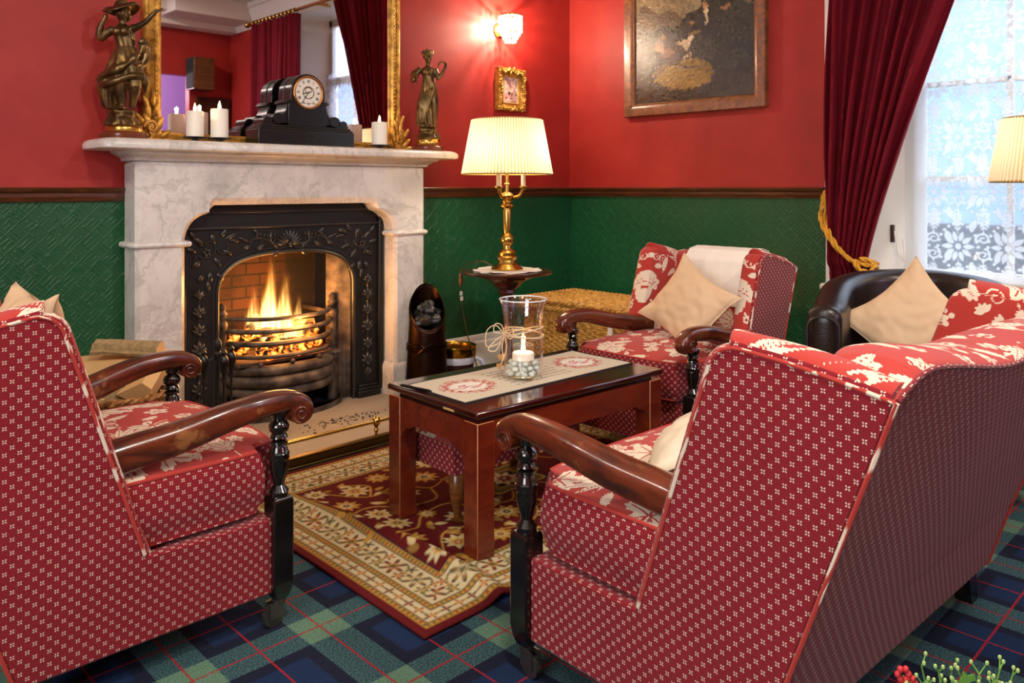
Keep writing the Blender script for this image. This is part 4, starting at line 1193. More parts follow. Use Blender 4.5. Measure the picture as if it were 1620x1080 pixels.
    def cp_(u, v):      # -1..1 -> rounded rectangle, front corners notched round the posts
        k = .93 + .07 * (1 - abs(u) ** 6 * abs(v) ** 6)
        x = u * hx * k; sv = (s0 + s1) / 2 - v * (s1 - s0) / 2 * k
        fr = max(0, (v - .80) / .20); ed = max(0, (abs(u) * hx - (hx - .055)) / .055)
        if v > .8 and ed > 0: sv += .055 * min(1, ed * 2.2) * min(1, fr * 1.5)
        sv -= .022 * (1 - u * u) * max(0, v)
        return x, sv
    def cpos(a, b):
        u, v = a * 2 - 1, b * 2 - 1; x, sv = cp_(u, v)
        z = .438 + .030 * (1 - u ** 4) * (1 - v ** 4) + .003 * nz(x, sv, 1, 7)
        return (x, -sv, z)
    g = G().grid(cpos, nu, nv); ntop = len(g.v)
    loop = [(i / nu, 0.0) for i in range(nu)] + [(1.0, j / nv) for j in range(nv)] + [(1 - i / nu, 1.0) for i in range(nu)] + [(0.0, 1 - j / nv) for j in range(nv)]
    base = [cpos(a, b) for a, b in loop]
    cxm, cym = 0, -(s0 + s1) / 2
    rows = []
    for z, e in ((.438, 0), (.43, .006), (.41, .010), (.38, .014), (.35, .014), (.32, .010), (.30, .003), (.288, -.006)):
        rows.append([(p[0] + math.copysign(e, p[0]) * min(1, abs(p[0]) / hx * 1.2), p[1] + (e if p[1] > cym else 0), z) for p in base])
    g.rings(rows, cap0=False)
    at = fabric_attr(g.v, lambda p: 1.0 if p[2] > .4375 else 0.0, lambda p: (p[0] + .05, p[1] + .1), (off[0] + .03, off[1] - .02))
    at['fabric'][ntop:ntop + len(base), 1] = 1
    cu = obj('seat_cushion', g, M_FAB, t, colors=at, angle=60)
    for z, e in ((.437, .002), (.292, .0)):
        pg = G().tube([(p[0] + math.copysign(e, p[0]), p[1] + e, z) for p in base[::3]], .0042, 6, True)
        obj('piping', pg, M_FAB, cu, colors={'fabric': np.stack([np.zeros(len(pg.v)), np.ones(len(pg.v)), np.zeros(len(pg.v))], 1)})
    # arms, posts, casters
    for s in (-1, 1):
        path = bez([(s * (W / 2 - .052), -.45, .474), (s * (W / 2 - .048), -.36, .491), (s * (W / 2 - .026), -.24, .513), (s * (W / 2 - .008), -.15, .537), (s * W / 2, -.08, .552), (s * W / 2, -.01, .557), (s * W / 2, .030, .553), (s * W / 2, .058, .538), (s * W / 2, .064, .519), (s * W / 2, .050, .509)], 64)
        rr = [.041 - .015 * min(1, i / 40) - (.004 * max(0, (i - 52) / 12)) for i in range(65)]
        obj('arm', G().tube(path, rr, 24, flat=1.06, sq=3.0), M_ARMW, t)
        a_ = t.children[-1] if False else [c for c in col.objects if c.name.startswith('arm') and c.parent is t][-1]
        obj('volute', G().prism([(.046 + .0265 * math.cos(a), .522 + .0255 * math.sin(a)) for a in np.linspace(0, 2 * PI, 29)[:-1]], s * W / 2 - .028, s * W / 2 + .028, axis='x').tube([(s * W / 2 + .0285, .046 + (.004 + .018 * k / 30) * math.cos(k * .36), .522 + (.004 + .018 * k / 30) * math.sin(k * .36)) for k in range(31)], .0028, 6).tube([(s * W / 2 - .0285, .046 + (.004 + .018 * k / 30) * math.cos(k * .36), .522 + (.004 + .018 * k / 30) * math.sin(k * .36)) for k in range(31)], .0028, 6), M_ARMW, a_, angle=50)
        lg = G().rings([[(s * W / 2 + a * q, b * q + yy, z) for a, b in ((-.027, -.027), (.027, -.027), (.027, .027), (-.027, .027))] for q, z, yy in ((.62, .066, 0), (.85, .085, 0), (1, .11, 0), (1, .312, 0), (.9, .322, 0))])
        l = obj('front_leg', lg, M_DARKW, t, bevel=.004, smooth=False)
        obj('turned_post', G().lathe(POST, 20, s * W / 2, 0), M_DARKW, l)
        c = G().lathe([(.014, .05), (.017, .056), (.017, .07), (.012, .075)], 12, s * W / 2, 0)
        c.box(s * W / 2 - .014, s * W / 2 - .010, -.03, .006, .022, .06).box(s * W / 2 + .010, s * W / 2 + .014, -.03, .006, .022, .06)
        c.prism([(-.018 + .024 * math.cos(a), .024 + .024 * math.sin(a)) for a in np.linspace(0, 2 * PI, 21)[:-1]], s * W / 2 - .009, s * W / 2 + .009, axis='x')
        obj('caster', c, M_STEEL, l)
        obj('rear_leg', G().rings([[(s * (W / 2 - (.03 if W < 1 else .04)) + a * q, -.525 + b * q - o_, z) for a, b in ((-.026, -.026), (.026, -.026), (.026, .026), (-.026, .026))] for q, z, o_ in ((.8, 0, .012), (1, .09, 0))]), M_DARKW, t, smooth=False)

ca = thing('wing_armchair', 'red wing armchair at the left edge with its dotted side to us', 'armchair', (-2.995, -1.347, 0), -PI / 2, 'red wing armchairs')
ca.scale = (1, 1, .988)
wing_seat(ca, .673, .0036, .005)
cc = thing('wing_armchair', 'red wing armchair facing us with white cloth over its back beside the hamper', 'armchair', (-1.44, -1.58, .012), PI / 2, 'red wing armchairs')
cc.scale = (1, 1, .955); cc.location.z = .008
wing_seat(cc, .585, .0045, .0045, (.2, .11))
cb = thing('wing_settee', 'wide red two-seat wing settee in the right foreground with its back to us', 'settee', (-2.141, -2.281, 0), -.045)
cb.scale = (1, 1, .985)
wing_seat(cb, 1.12, .0034, .0034, (.07, .33), .09, .818, .775, .055)

# ------------------------------------------------------------------ cushions
def pillow(name, label, size, thick, mat, M, n=44, seed=1):
    def side(sg):
        def f(u, v):
            a, b = u * 2 - 1, v * 2 - 1
            pin = 1 - .17 * ((1 - a * a) * b * b + (1 - b * b) * a * a)
            h_ = max(0, (1 - a * a) * (1 - b * b)) ** .42
            x, z = a * size / 2 * pin, b * size / 2 * pin
            y = sg * thick / 2 * h_ * (1 + .10 * nz(a, b, seed, 2.2)) + .006 * nz(x, z, seed, 30) * h_ ** .3 + .012 * math.sin((a + b) * 7 + seed) * (abs(a * b) ** 1.5)
            return (x, y, z)
        return f
    g = G().grid(side(1), n, n); g.grid(side(-1), n, n)
    o = obj(name, g, mat, angle=80)
    o.matrix_world = M
    md = o.modifiers.new('Weld', 'WELD'); md.merge_threshold = .0015
    return tag(o, label, 'cushion')
def leanM(loc, zrot, tilt, roll):
    return Matrix.Translation(loc) @ Matrix.Rotation(zrot, 4, 'Z') @ Matrix.Rotation(tilt, 4, 'X') @ Matrix.Rotation(roll, 4, 'Y')
pillow('cushion', 'beige cushion propped cornerwise on the armchair with the white cloth', .33, .10, M_BEIGE, leanM((-1.12, -1.645, .590), PI / 2 + .1, .36, 1.02), seed=1)
pillow('cushion', 'beige cushion standing on its corner in the dark leather tub chair', .39, .12, M_BEIGE, leanM((-.74, -2.40, .555), PI / 2 + .35, .38, .74), seed=2)
pillow('cushion', 'pale ivory cushion lying on the settee seat behind its near arm', .40, .13, M_IVORY, leanM((-2.40, -2.57, .545), .25, 1.02, .35), seed=3)
pillow('cushion', 'beige cushion leaning in the left armchair, its corner just showing at the photo edge', .38, .12, M_BEIGE, leanM((-3.49, -1.347, .66), -PI / 2, -.28, .0), seed=4)

# white cloth over the back of the far armchair
def cloth(u, v):
    x = -.165 + .33 * u; L = .34 * v      # from rear over the top down the front
    # armchair local: rear face s=.80, top z=.842, front s about .62
    path = [(.80, .70), (.822, .77), (.815, .805), (.785, .842), (.725, .856), (.66, .845), (.617, .80), (.600, .74), (.588, .67), (.578, .60)]
    k = v * (len(path) - 1); i = min(int(k), len(path) - 2); f = k - i
    f2 = f * f * (3 - 2 * f) * .4 + f * .6
    s_ = path[i][0] + (path[i + 1][0] - path[i][0]) * f2; z = path[i][1] + (path[i + 1][1] - path[i][1]) * f2
    w_ = .002 * math.sin(u * 15 + v * 5) * (v ** 2) + .001 * math.sin(u * 31)
    return (x + .02 * (v - .5) * (u - .5), -(s_ - w_ * .8 - .004), z + .003 + w_ * .4)
g = G().grid(cloth, 60, 60)
am = obj('chair_back_cloth', g, M_CLOTH, fix=False); am.location = (-1.44, -1.60, -.022); am.scale = (1, 1, .97); am.rotation_euler = (0, 0, PI / 2)
md = am.modifiers.new('Solidify', 'SOLIDIFY'); md.thickness = .003; md.offset = 0
tag(am, 'white linen cloth draped over the back of the far red armchair', 'cloth')

# ------------------------------------------------------------------ leather tub chair
tc = thing('tub_chair', 'dark brown leather tub chair under the lace window', 'tub chair', (-.70, -2.40, 0), PI / 2 + .30)
def upath(t):       # -1..1 -> centre line of the shell and outward normal
    a = abs(t); s = 1 if t > 0 else -1; R_ = .29
    if a > .5:
        k = (a - .5) / .5; return (s * (R_ + .012 * k), .0 + .30 * k, s, 0)
    an = a / .5 * PI / 2
    return (s * R_ * math.sin(an), -.29 * math.cos(an) , s * math.sin(an), -math.cos(an))
rows = []
N = 72
for i in range(N + 1):
    t = -1 + 2 * i / N; x, y, nx_, ny_ = upath(t)
    hh = .640 + .10 * max(0, math.cos(min(1, abs(t) / .78) * PI / 2)) ** .8
    e = max(0, (abs(t) - .965) / .035); tk = .062 * math.sqrt(max(0.02, 1 - e * e * .9)); hh -= .02 * e * e
    ring = []
    for (o_, z) in ((-1, .11), (1, .11)): ring.append((x + nx_ * tk * o_, y + ny_ * tk * o_, z))
    for k in range(9):
        an = PI * k / 8; ring.append((x + nx_ * tk * math.cos(an), y + ny_ * tk * math.cos(an), hh - .045 + .045 * math.sin(an)))
    rows.append(ring)
obj('shell', G().rings(rows), M_LEATHER, tc, angle=70)
obj('seat', G().box(-.25, .25, -.25, .30, .14, .34), M_LEATHER, tc, bevel=.04, bseg=4)
for s in (-1, 1):
    x, y, _, _ = upath(s * 1.0)
    obj('arm_piping', G().tube([(x + .056 * c_, .302, .12 if k in (0, 12) else .56 + .042 * s2) for k, (c_, s2) in enumerate([(-1, 0)] + [(-math.cos(PI * q / 10), math.sin(PI * q / 10)) for q in range(11)] + [(1, 0)])], .005, 6), M_LEATHER, tc)
    for yy in (-.18, .25): obj('leg', G().lathe([(.015, 0), (.022, .12)], 10, s * .24, yy), M_DARKW, tc)

# ------------------------------------------------------------------ Persian rug with a rucked-up fold
RX0, RX1, RY0, RY1 = -2.787, -1.10, -2.0, -.775
RW, RH = RX1 - RX0, RY1 - RY0
RUG = rug_raster(RW, RH)
def rugpos(u, v):
    x = RX0 + RW * u; y = RY0 + RH * v
    xr = -2.545 + .10 * (v - .3) * -.6 + .012 * math.sin(v * 6)
    d = x - xr
    amp = .034 * min(1, max(0, (.92 - v) / .35)) * (.8 + .3 * math.sin(v * 4 + .6)) * min(1, .45 + v * 3)
    z = .011 + amp * math.exp(-(d / .034) ** 2) + .006 * amp / .034 * math.exp(-((d - .075) / .03) ** 2)
    z += .014 * math.exp(-((x + 2.36) / .05) ** 2) * max(0, 1 - v * 7)
    return (x + .010 * math.sin(v * 3), y + .007 * amp / .034 * math.exp(-(d / .06) ** 2) * max(0, 1 - v * 5), z)
g = G().grid(rugpos, 420, 304)
uvs = np.array([(i / 420 * RW, j / 304 * RH) for j in range(305) for i in range(421)])
ru = obj('persian_rug', g, mat_attr('wool rug pile', .95, .35, 350, .1), colors={'paint': RUG.sample(uvs[:, 0], uvs[:, 1])}, fix=False)
md = ru.modifiers.new('Solidify', 'SOLIDIFY'); md.thickness = .008; md.offset = -1
tag(ru, 'red and gold Persian rug with a ruck near its front edge', 'rug')

# ------------------------------------------------------------------ coffee table
ct = thing('coffee_table', 'rectangular red mahogany coffee table with bracketed square legs', 'coffee table', (-2.02, -1.605, .012), math.radians(-3))
tw, td, thh = .845, .47, .428
obj('table_top', G().box(-tw / 2, tw / 2, -td / 2, td / 2, thh - .020, thh), M_TTOP, ct, bevel=.005)
obj('top_rail', G().box(-tw / 2 + .03, tw / 2 - .03, -td / 2 + .03, td / 2 - .03, thh - .034, thh - .020), M_DARKW, ct, smooth=False)
L_ = .064
for sx in (-1, 1):
    for sy in (-1, 1):
        x0, y0 = sx * (tw / 2 - .004), sy * (td / 2 - .004)
        g = G().box(min(x0, x0 - sx * L_), max(x0, x0 - sx * L_), min(y0, y0 - sy * L_), max(y0, y0 - sy * L_), 0, thh - .034)
        obj('leg', g, [M_TABLE, M_WORN], ct, bevel=.0018, bseg=1).modifiers[0].material = 1
def apron(L):
    h0 = .305; h1 = thh - .034; c = []
    for i in range(9):
        a = i / 8 * PI / 2; c.append((L / 2 - .055 * (1 - math.cos(a)) - .0, h0 - .055 + .055 * math.sin(a)))
    c = [(L / 2, h0 - .06)] + [(x - .004, z) for x, z in c] + [(L / 2 - .075, h0 + .012)]
    return [(-x, z) for x, z in c] + [(x, z) for x, z in c[::-1]] + [(L / 2, h1), (-L / 2, h1)]
for sy in (-1, 1):
    y0 = sy * (td / 2 - .008); obj('apron', G().prism(apron(tw - .13), y0 - sy * .022, y0, axis='y'), M_TABLE, ct, smooth=False)
    x0 = sy * (tw / 2 - .008); obj('apron', G().prism(apron(td - .13), x0 - sy * .022, x0, axis='x'), M_TABLE, ct, smooth=False)
obj('label_strip', G().box(-tw / 2 - .0015, -tw / 2 + .002, -.125, -.075, thh - .019, thh - .013), simple('small brass label', 'd8b06a', .4, .3), ct, smooth=False)
# runner
rw, rh = .79, .295
RUN = runner_raster(rw, rh)
def runpos(u, v): return (-rw / 2 + rw * u, -rh / 2 + rh * v, .0030 + .0012 * math.sin(u * 13) * math.sin(v * 7))
g = G().grid(runpos, 400, 150); nn = len(g.v)
uvs = np.array([(i / 400 * rw, j / 150 * rh) for j in range(151) for i in range(401)])
rn = obj('table_runner', g, mat_attr('printed linen', .9, .2, 700, .1), colors={'paint': RUN.sample(uvs[:, 0], uvs[:, 1])}, fix=False)
rn.location = (-2.016, -1.580, .440); rn.rotation_euler = (0, 0, math.radians(-1.2))
tag(rn, 'cream linen runner with two red wreath prints on the coffee table', 'table runner')
obj('binding', G().tube([(-rw / 2, -rh / 2, .002), (rw / 2, -rh / 2, .002), (rw / 2, rh / 2, .002), (-rw / 2, rh / 2, .002)], .0032, 6, True), simple('dark binding', '1c1a18', .9), rn)
# pen and matchbox strip? -- a dark pen lies along the runner's end
pn = thing('pen', 'slim dark pen with a silver clip lying by the left end of the runner', 'pen', (-2.418, -1.485, .446), math.radians(-80))
obj('barrel', G().tube([(-.065, 0, 0), (-.06, 0, 0), (.055, 0, 0), (.068, 0, 0)], [.003, .0045, .0045, .0015], 10), M_RAIL, pn)
obj('clip', G().box(-.055, -.015, -.001, .001, .004, .006), M_CHROME, pn)

# hurricane vase with candle, glass pebbles, raffia bow
VX, VY, VZ = -2.062, -1.612, .4425
hv = obj('hurricane_vase', G().lathe([(.058, 0), (.066, .003), (.068, .01), (.066, .10), (.064, .17), (.067, .21), (.073, .24), (.080, .262), (.079, .265), (.076, .262), (.070, .24), (.063, .21), (.0605, .17), (.0625, .10), (.064, .012), (.055, .008)], 48), M_GLASS, loc=(VX, VY, VZ), angle=60)
tag(hv, 'clear glass hurricane vase with flared rim on the table runner', 'vase')
tl = thing('tealight_candle', 'lit round white candle sitting on pebbles inside the glass vase', 'candle', (VX, VY, VZ + .058))
obj('wax', G().lathe([(.034, 0), (.037, .003), (.037, .024), (.033, .027), (.030, .022), (.004, .021)], 28), M_WAX, tl)
obj('wick', G().tube([(0, 0, .02), (.001, 0, .032)], .001, 6), M_WICK, tl)
def flame_geo(h_=.034, r=.0065): return G().lathe([(r * .3, 0), (r * .85, h_ * .12), (r, h_ * .28), (r * .75, h_ * .55), (r * .35, h_ * .82), (r * .03, h_)], 12)
obj('flame', flame_geo(.045, .0075), M_FLAMEC, tl, loc=(0, 0, .028))
M_PEB = mat_glass('pale aqua glass', (.80, .93, .90, 1)); rnd = random.Random(4)
M_PEB2 = NT('glass pebble', .08, color=C('e2efe6')); M_PEB2.set('Transmission Weight', .35); M_PEB2 = M_PEB2.m
k = 0
for layer in range(3):
    for i in range((11, 9, 6)[layer]):
        a = 2 * PI * i / (11, 9, 6)[layer] + layer * .5; rr_ = (.050, .048, .044)[layer] * (1 if i % 3 else .72)
        o = obj('glass_pebble', G().ball((0, 0, 0), (.0115, .0115, .008), 10, 8), M_PEB2, loc=(VX + rr_ * math.cos(a) * .93, VY + rr_ * math.sin(a) * .93, VZ + .018 + layer * .0165))
        o.rotation_euler = (rnd.uniform(-.4, .4), rnd.uniform(-.4, .4), 0)
        tag(o, 'pale clear glass pebble heaped at the bottom of the vase', 'pebble', 'glass pebbles in the hurricane vase')
obj('rim', G().tube([(.0795 * math.cos(a), .0795 * math.sin(a), .2635) for a in np.linspace(0, 2 * PI, 65)[:-1]], .0022, 8, True), simple('glass rim glint', 'dfe6e4', .05, spec=1), hv)  # pale solid ring paints in the highlight along the glass rim
rb = thing('raffia_bow', 'pale raffia string tied round the glass vase in a bow with hanging charm', 'bow', (VX, VY, VZ))
for dz, ti, r in ((.150, .012, .0675), (.156, -.016, .0685), (.146, .004, .0690)):
    obj('string', G().tube([(r * math.cos(a), r * math.sin(a), dz + ti * math.cos(a - 2) ) for a in np.linspace(0, 2 * PI, 49)[:-1]], .0018, 6, True), M_RAFFIA, rb)
bx, by = -.062 * .85, -.062 * .1
def bowpt(dx, dz, dy=0): return (-.058 + .72 * dx, .030 - .69 * dx, .148 + dz)
for lp in ([(0, 0), (-.03, .03), (-.06, .01), (-.06, -.04), (-.02, -.03), (0, 0)], [(0, 0), (-.01, .03), (-.03, .035), (-.035, .01), (0, 0)], [(0, 0), (.02, .025), (.03, .005), (.02, -.015), (0, 0)], [(0, 0), (-.03, -.02), (-.055, -.05), (-.03, -.055), (-.01, -.02), (0, 0)], [(0, 0), (-.008, -.04), (-.004, -.085)], [(0, 0), (.006, -.05), (-.012, -.10)]):
    obj('loop', G().tube(bez([bowpt(*q) for q in lp], 30), .0018, 6), M_RAFFIA, rb)
obj('charm', G().prism([(.014 * math.sin(t) ** 3, .011 * math.cos(t) - .005 * math.cos(2 * t) - .002 * math.cos(3 * t)) for t in np.linspace(0, 2 * PI, 30)[:-1]], -.002, .002, axis='y').move(Matrix.Translation(bowpt(-.012, -.075))), simple('pale wood charm', 'b98b57', .7), rb)
obj('charm', G().prism([(.011 * math.sin(t) ** 3, .009 * math.cos(t) - .004 * math.cos(2 * t) - .002 * math.cos(3 * t)) for t in np.linspace(0, 2 * PI, 30)[:-1]], -.002, .002, axis='y').move(Matrix.Translation(bowpt(-.018, -.105))), simple('pale wood charm', 'b98b57', .7), rb)

# upholstered stool under the table
fs_ = thing('footstool', 'small upholstered footstool with cabriole legs under the coffee table', 'footstool', (-2.065, -1.44, .012), math.radians(-3))
def stop_(u, v): a, b = u * 2 - 1, v * 2 - 1; return (a * .275, b * .165, .255 + .03 * (1 - a ** 4) * (1 - b ** 4))
g = G().grid(stop_, 90, 56); nt_ = len(g.v)
g.box(-.277, .277, -.167, .167, .165, .256)
at = fabric_attr(g.v, lambda p: 1.0, lambda p: (p[0] + .4, p[1] + .3)); at['fabric'][nt_:, 1] = 0
obj('seat', g, M_FAB, fs_, colors=at)
for sx in (-1, 1):
    for sy in (-1, 1):
        p = bez([(sx * .235, sy * .130, .175), (sx * .252, sy * .148, .12), (sx * .243, sy * .138, .06), (sx * .236, sy * .132, .025), (sx * .25, sy * .145, .010)], 20)
        obj('leg', G().tube(p, [.032 - .019 * min(1, i / 13) + (.008 * max(0, (i - 15) / 5)) for i in range(21)], 10), M_STOOLW, fs_)
# ------------------------------------------------------------------ overmantel mirror
ZM = 1.275
mi = thing('overmantel_mirror', 'large gilt framed mirror on the wall above the mantelpiece', 'mirror', (FX, 0, 0))
def frame_loops(hx, z0, z1, prof, y0=0):
    rows = []
    for ins_, y in prof:
        rows.append([(-hx + ins_, y0 + y, z0 + ins_ * min(1, .55)), (hx - ins_, y0 + y, z0 + ins_ * .55), (hx - ins_, y0 + y, z1 - ins_), (-hx + ins_, y0 + y, z1 - ins_)])
    return rows
MT = 2.66
pr = [(0, 0), (0, -.018), (.004, -.028), (.012, -.033), (.020, -.030), (.024, -.022), (.034, -.026), (.044, -.036), (.054, -.038), (.060, -.030), (.066, -.026), (.072, -.024), (.074, -.012)]
obj('frame', G().rings(frame_loops(.664, ZM + .001, MT, pr), False, False), M_GILT, mi, angle=50)
obj('glass', G().box(-.596, .596, -.016, -.010, ZM + .034, MT - .066), M_MIRROR, mi, smooth=False)
g = G()
for s in (-1, 1):
    for i in range(62): g.ball((s * .6185, -.036, ZM + .06 + i * .0208), (.006, .005, .0075), 8, 5)
    for i in range(40): g.ball((s * .642, -.024, ZM + .06 + i * .0325), (.003, .003, .011), 6, 4)
for i in range(58): g.ball((-.594 + i * .0208, -.032, ZM + .028), (.0075, .005, .004), 8, 5)
obj('beading', g, M_GILT, mi)
def gleaf(g, x, z, a, L, W, y=-.045):
    M = Matrix.Rotation(-a, 3, 'Y') ; g.ball((x + .5 * L * math.cos(a), y, z + .5 * L * math.sin(a)), (L * .55, .010, W), 10, 6, M)
for s in (-1, 1):
    g = G(); x0 = s * .63
    def A(a): return a if s > 0 else PI - a
    for (dx, dz, a, L, W) in ((0, .01, 1.5, .08, .017), (-.012, .04, 1.9, .07, .014), (.012, .05, 1.2, .07, .014), (.03, .02, .7, .07, .014), (.02, .09, 1.5, .07, .013), (.0, .11, 1.9, .06, .012), (.035, .06, 1.0, .07, .013), (.05, .01, .2, .05, .013), (.0, .15, 1.5, .07, .010), (-.03, .02, 2.5, .05, .012), (.022, .14, 1.2, .055, .010)):
        gleaf(g, x0 + s * dx, ZM + dz, A(a), L, W, -.042)
    g.tube([(x0 + s * (.012 + .03 * (1 - t / 30) * math.cos(t / 30 * 9)), -.052, ZM + .06 + .03 * (1 - t / 30) * math.sin(t / 30 * 9)) for t in range(28)], .007, 6)
    g.tube([(x0 + s * (.03 + .022 * (1 - t / 30) * math.cos(2 + t / 30 * 8)), -.050, ZM + .022 + .02 * (1 - t / 30) * math.sin(2 + t / 30 * 8)) for t in range(28)], .006, 6)
    g.box(x0 - .055, x0 + .06, -.058, -.02, ZM + .001, ZM + .014)
    obj('corner_ornament', g, M_GILT, mi)

# ------------------------------------------------------------------ bronze statuettes
M_RMARB = simple('red brown marble', '6a3420', .22, var=.45, vscale=14)
def drape_geo(secs, seed, folds=9, amp=.12, seg=72, twist_=0.0):
    rows = []
    for (cx, z, rx, ry) in secs:
        rows.append([(cx + rx * (1 + amp * math.sin(folds * a + z * 26 * (1 + .3 * seed) + twist_) * min(1, max(.15, (secs[-1][1] - z) * 6)) + .05 * math.sin(3 * a + seed + z * 15)) * math.cos(a),
                      ry * (1 + amp * math.sin(folds * a + z * 26 * (1 + .3 * seed) + twist_) * min(1, max(.15, (secs[-1][1] - z) * 6))) * math.sin(a), z) for a in np.linspace(0, 2 * PI, seg + 1)[:-1]])
    return rows
def interp(secs, n):
    zs = [s[1] for s in secs]; out = []
    for z in np.linspace(zs[0], zs[-1], n): out.append((np.interp(z, zs, [s[0] for s in secs]), z, np.interp(z, zs, [s[2] for s in secs]), np.interp(z, zs, [s[3] for s in secs])))
    return out
def statue(name, label, loc, build, basecol):
    t = thing(name, label, 'statuette', loc, -.775, 'pair of bronze statuettes on the mantel')
    build(t); return t
def statue_left(t):
    obj('plinth', G().lathe([(.088, 0), (.090, .004), (.090, .018), (.084, .024), (.080, .026)], 40), M_RMARB, t)
    obj('gilt_ring', G().lathe([(.070, .024), (.074, .028), (.070, .034), (.068, .045), (.072, .050), (.066, .055)], 40), M_BRASS, t)
    g = G(); g.lathe([(.064, .05), (.066, .06), (.058, .075), (.046, .092), (.050, .104), (.052, .112), (.03, .12)], 48, -.008, 0, fn=lambda r, a, z: r * (1 + .08 * math.sin(5 * a + z * 90) + .05 * math.sin(11 * a)))
    remesh(obj('rock', g, M_BRONZE, t), .004, 2)
    g = G()
    secs = interp([(-.052, .120, .020, .026), (-.052, .14, .031, .034), (-.050, .17, .036, .042), (-.040, .20, .048, .05), (-.016, .232, .070, .058), (.0, .262, .073, .06), (.006, .30, .062, .055), (.010, .335, .052, .046), (.008, .372, .034, .030), (.004, .40, .036, .030), (.0, .425, .041, .032), (-.002, .447, .040, .026), (-.004, .458, .018, .018)], 44)
    g.rings(drape_geo(secs, .3, 8, .13))
    g.rings(drape_geo(interp([(-.055, .16, .03, .035), (-.06, .20, .045, .045), (-.03, .25, .07, .06), (.02, .30, .062, .058)], 16), .9, 6, .16, 48, 1))      # windblown overskirt
    g.tube(bez([(-.09, -.02, .235), (-.04, -.06, .25), (.03, -.062, .285), (.055, -.03, .32), (.075, .0, .36), (.072, .01, .40)], 24), [.012 + .006 * math.sin(i) for i in range(25)], 8)
    g.tube(bez([(-.085, 0, .21), (-.03, -.065, .215), (.05, -.055, .245), (.085, -.01, .25)], 20), .012, 8)
    g.tube([(.010, -.02, .28), (.0, -.034, .215), (.002, -.022, .16), (.004, -.018, .125)], [.032, .026, .019, .012], 10); g.ball((.006, -.028, .122), (.011, .024, .009))
    g.tube([(.04, -.01, .27), (.056, -.022, .21), (.040, .0, .165), (.026, .015, .128)], [.032, .025, .017, .012], 10); g.tube(bez([(.06, 0, .27), (.082, .01, .23), (.078, .02, .19)], 8), [.02, .019, .018, .016, .014, .012, .010, .008, .006], 8)
    g.ball((-.014, -.028, .428), .017); g.ball((.014, -.028, .428), .017)
    g.tube([(-.003, 0, .445), (-.004, -.004, .482)], [.015, .013], 10)
    g.ball((-.005, -.008, .503), (.022, .025, .029)); g.ball((-.006, -.033, .500), (.004, .006, .006)); g.ball((-.004, .006, .512), (.028, .028, .026)); g.ball((.004, .022, .495), (.016, .016, .02))
    g.tube(bez([(.036, 0, .445), (.062, -.005, .452), (.09, -.01, .466), (.118, -.014, .492), (.134, -.014, .508)], 16), [.017, .016, .015, .0145, .014, .0135, .013, .0125, .012, .0115, .011, .0105, .010, .0095, .009, .0085, .008], 10)
    g.ball((.141, -.015, .512), (.011, .007, .008))
    for k in range(4): g.tube([(.146, -.015, .512), (.156, -.02 + .004 * k, .514 + .003 * k), (.163, -.02 + .005 * k, .510 + .005 * k)], .0034, 6)
    g.tube(bez([(-.040, 0, .442), (-.066, -.012, .420), (-.084, -.02, .402), (-.082, -.03, .430), (-.072, -.03, .46), (-.062, -.026, .482)], 18), [.018, .0175, .017, .0165, .016, .016, .016, .016, .016, .015, .0145, .014, .013, .012, .011, .010, .0095, .009, .009], 10)
    g.ball((-.060, -.026, .488), .011)
    hat = []      # upturned straw hat
    for r_, dz in ((.0, .02), (.02, .022), (.026, .006), (.03, .0), (.05, -.002), (.066, -.016), (.062, -.022), (.045, -.008), (.0, -.004)):
        hat.append([(-.008 + r_ * math.cos(a) * 1.1 , r_ * math.sin(a) - .004, .533 + dz - .0 * r_ + .22 * r_ * math.cos(a) + (.010 if r_ > .04 else 0) * math.cos(2 * a)) for a in np.linspace(0, 2 * PI, 33)[:-1]])
    g.rings(hat)
    g.tube(bez([(.06, .01, .40), (.078, .02, .38), (.08, .02, .33), (.06, .02, .30)], 12), .017, 8)
    remesh(obj('figure', g, M_BRONZE, t), .0036, 3)
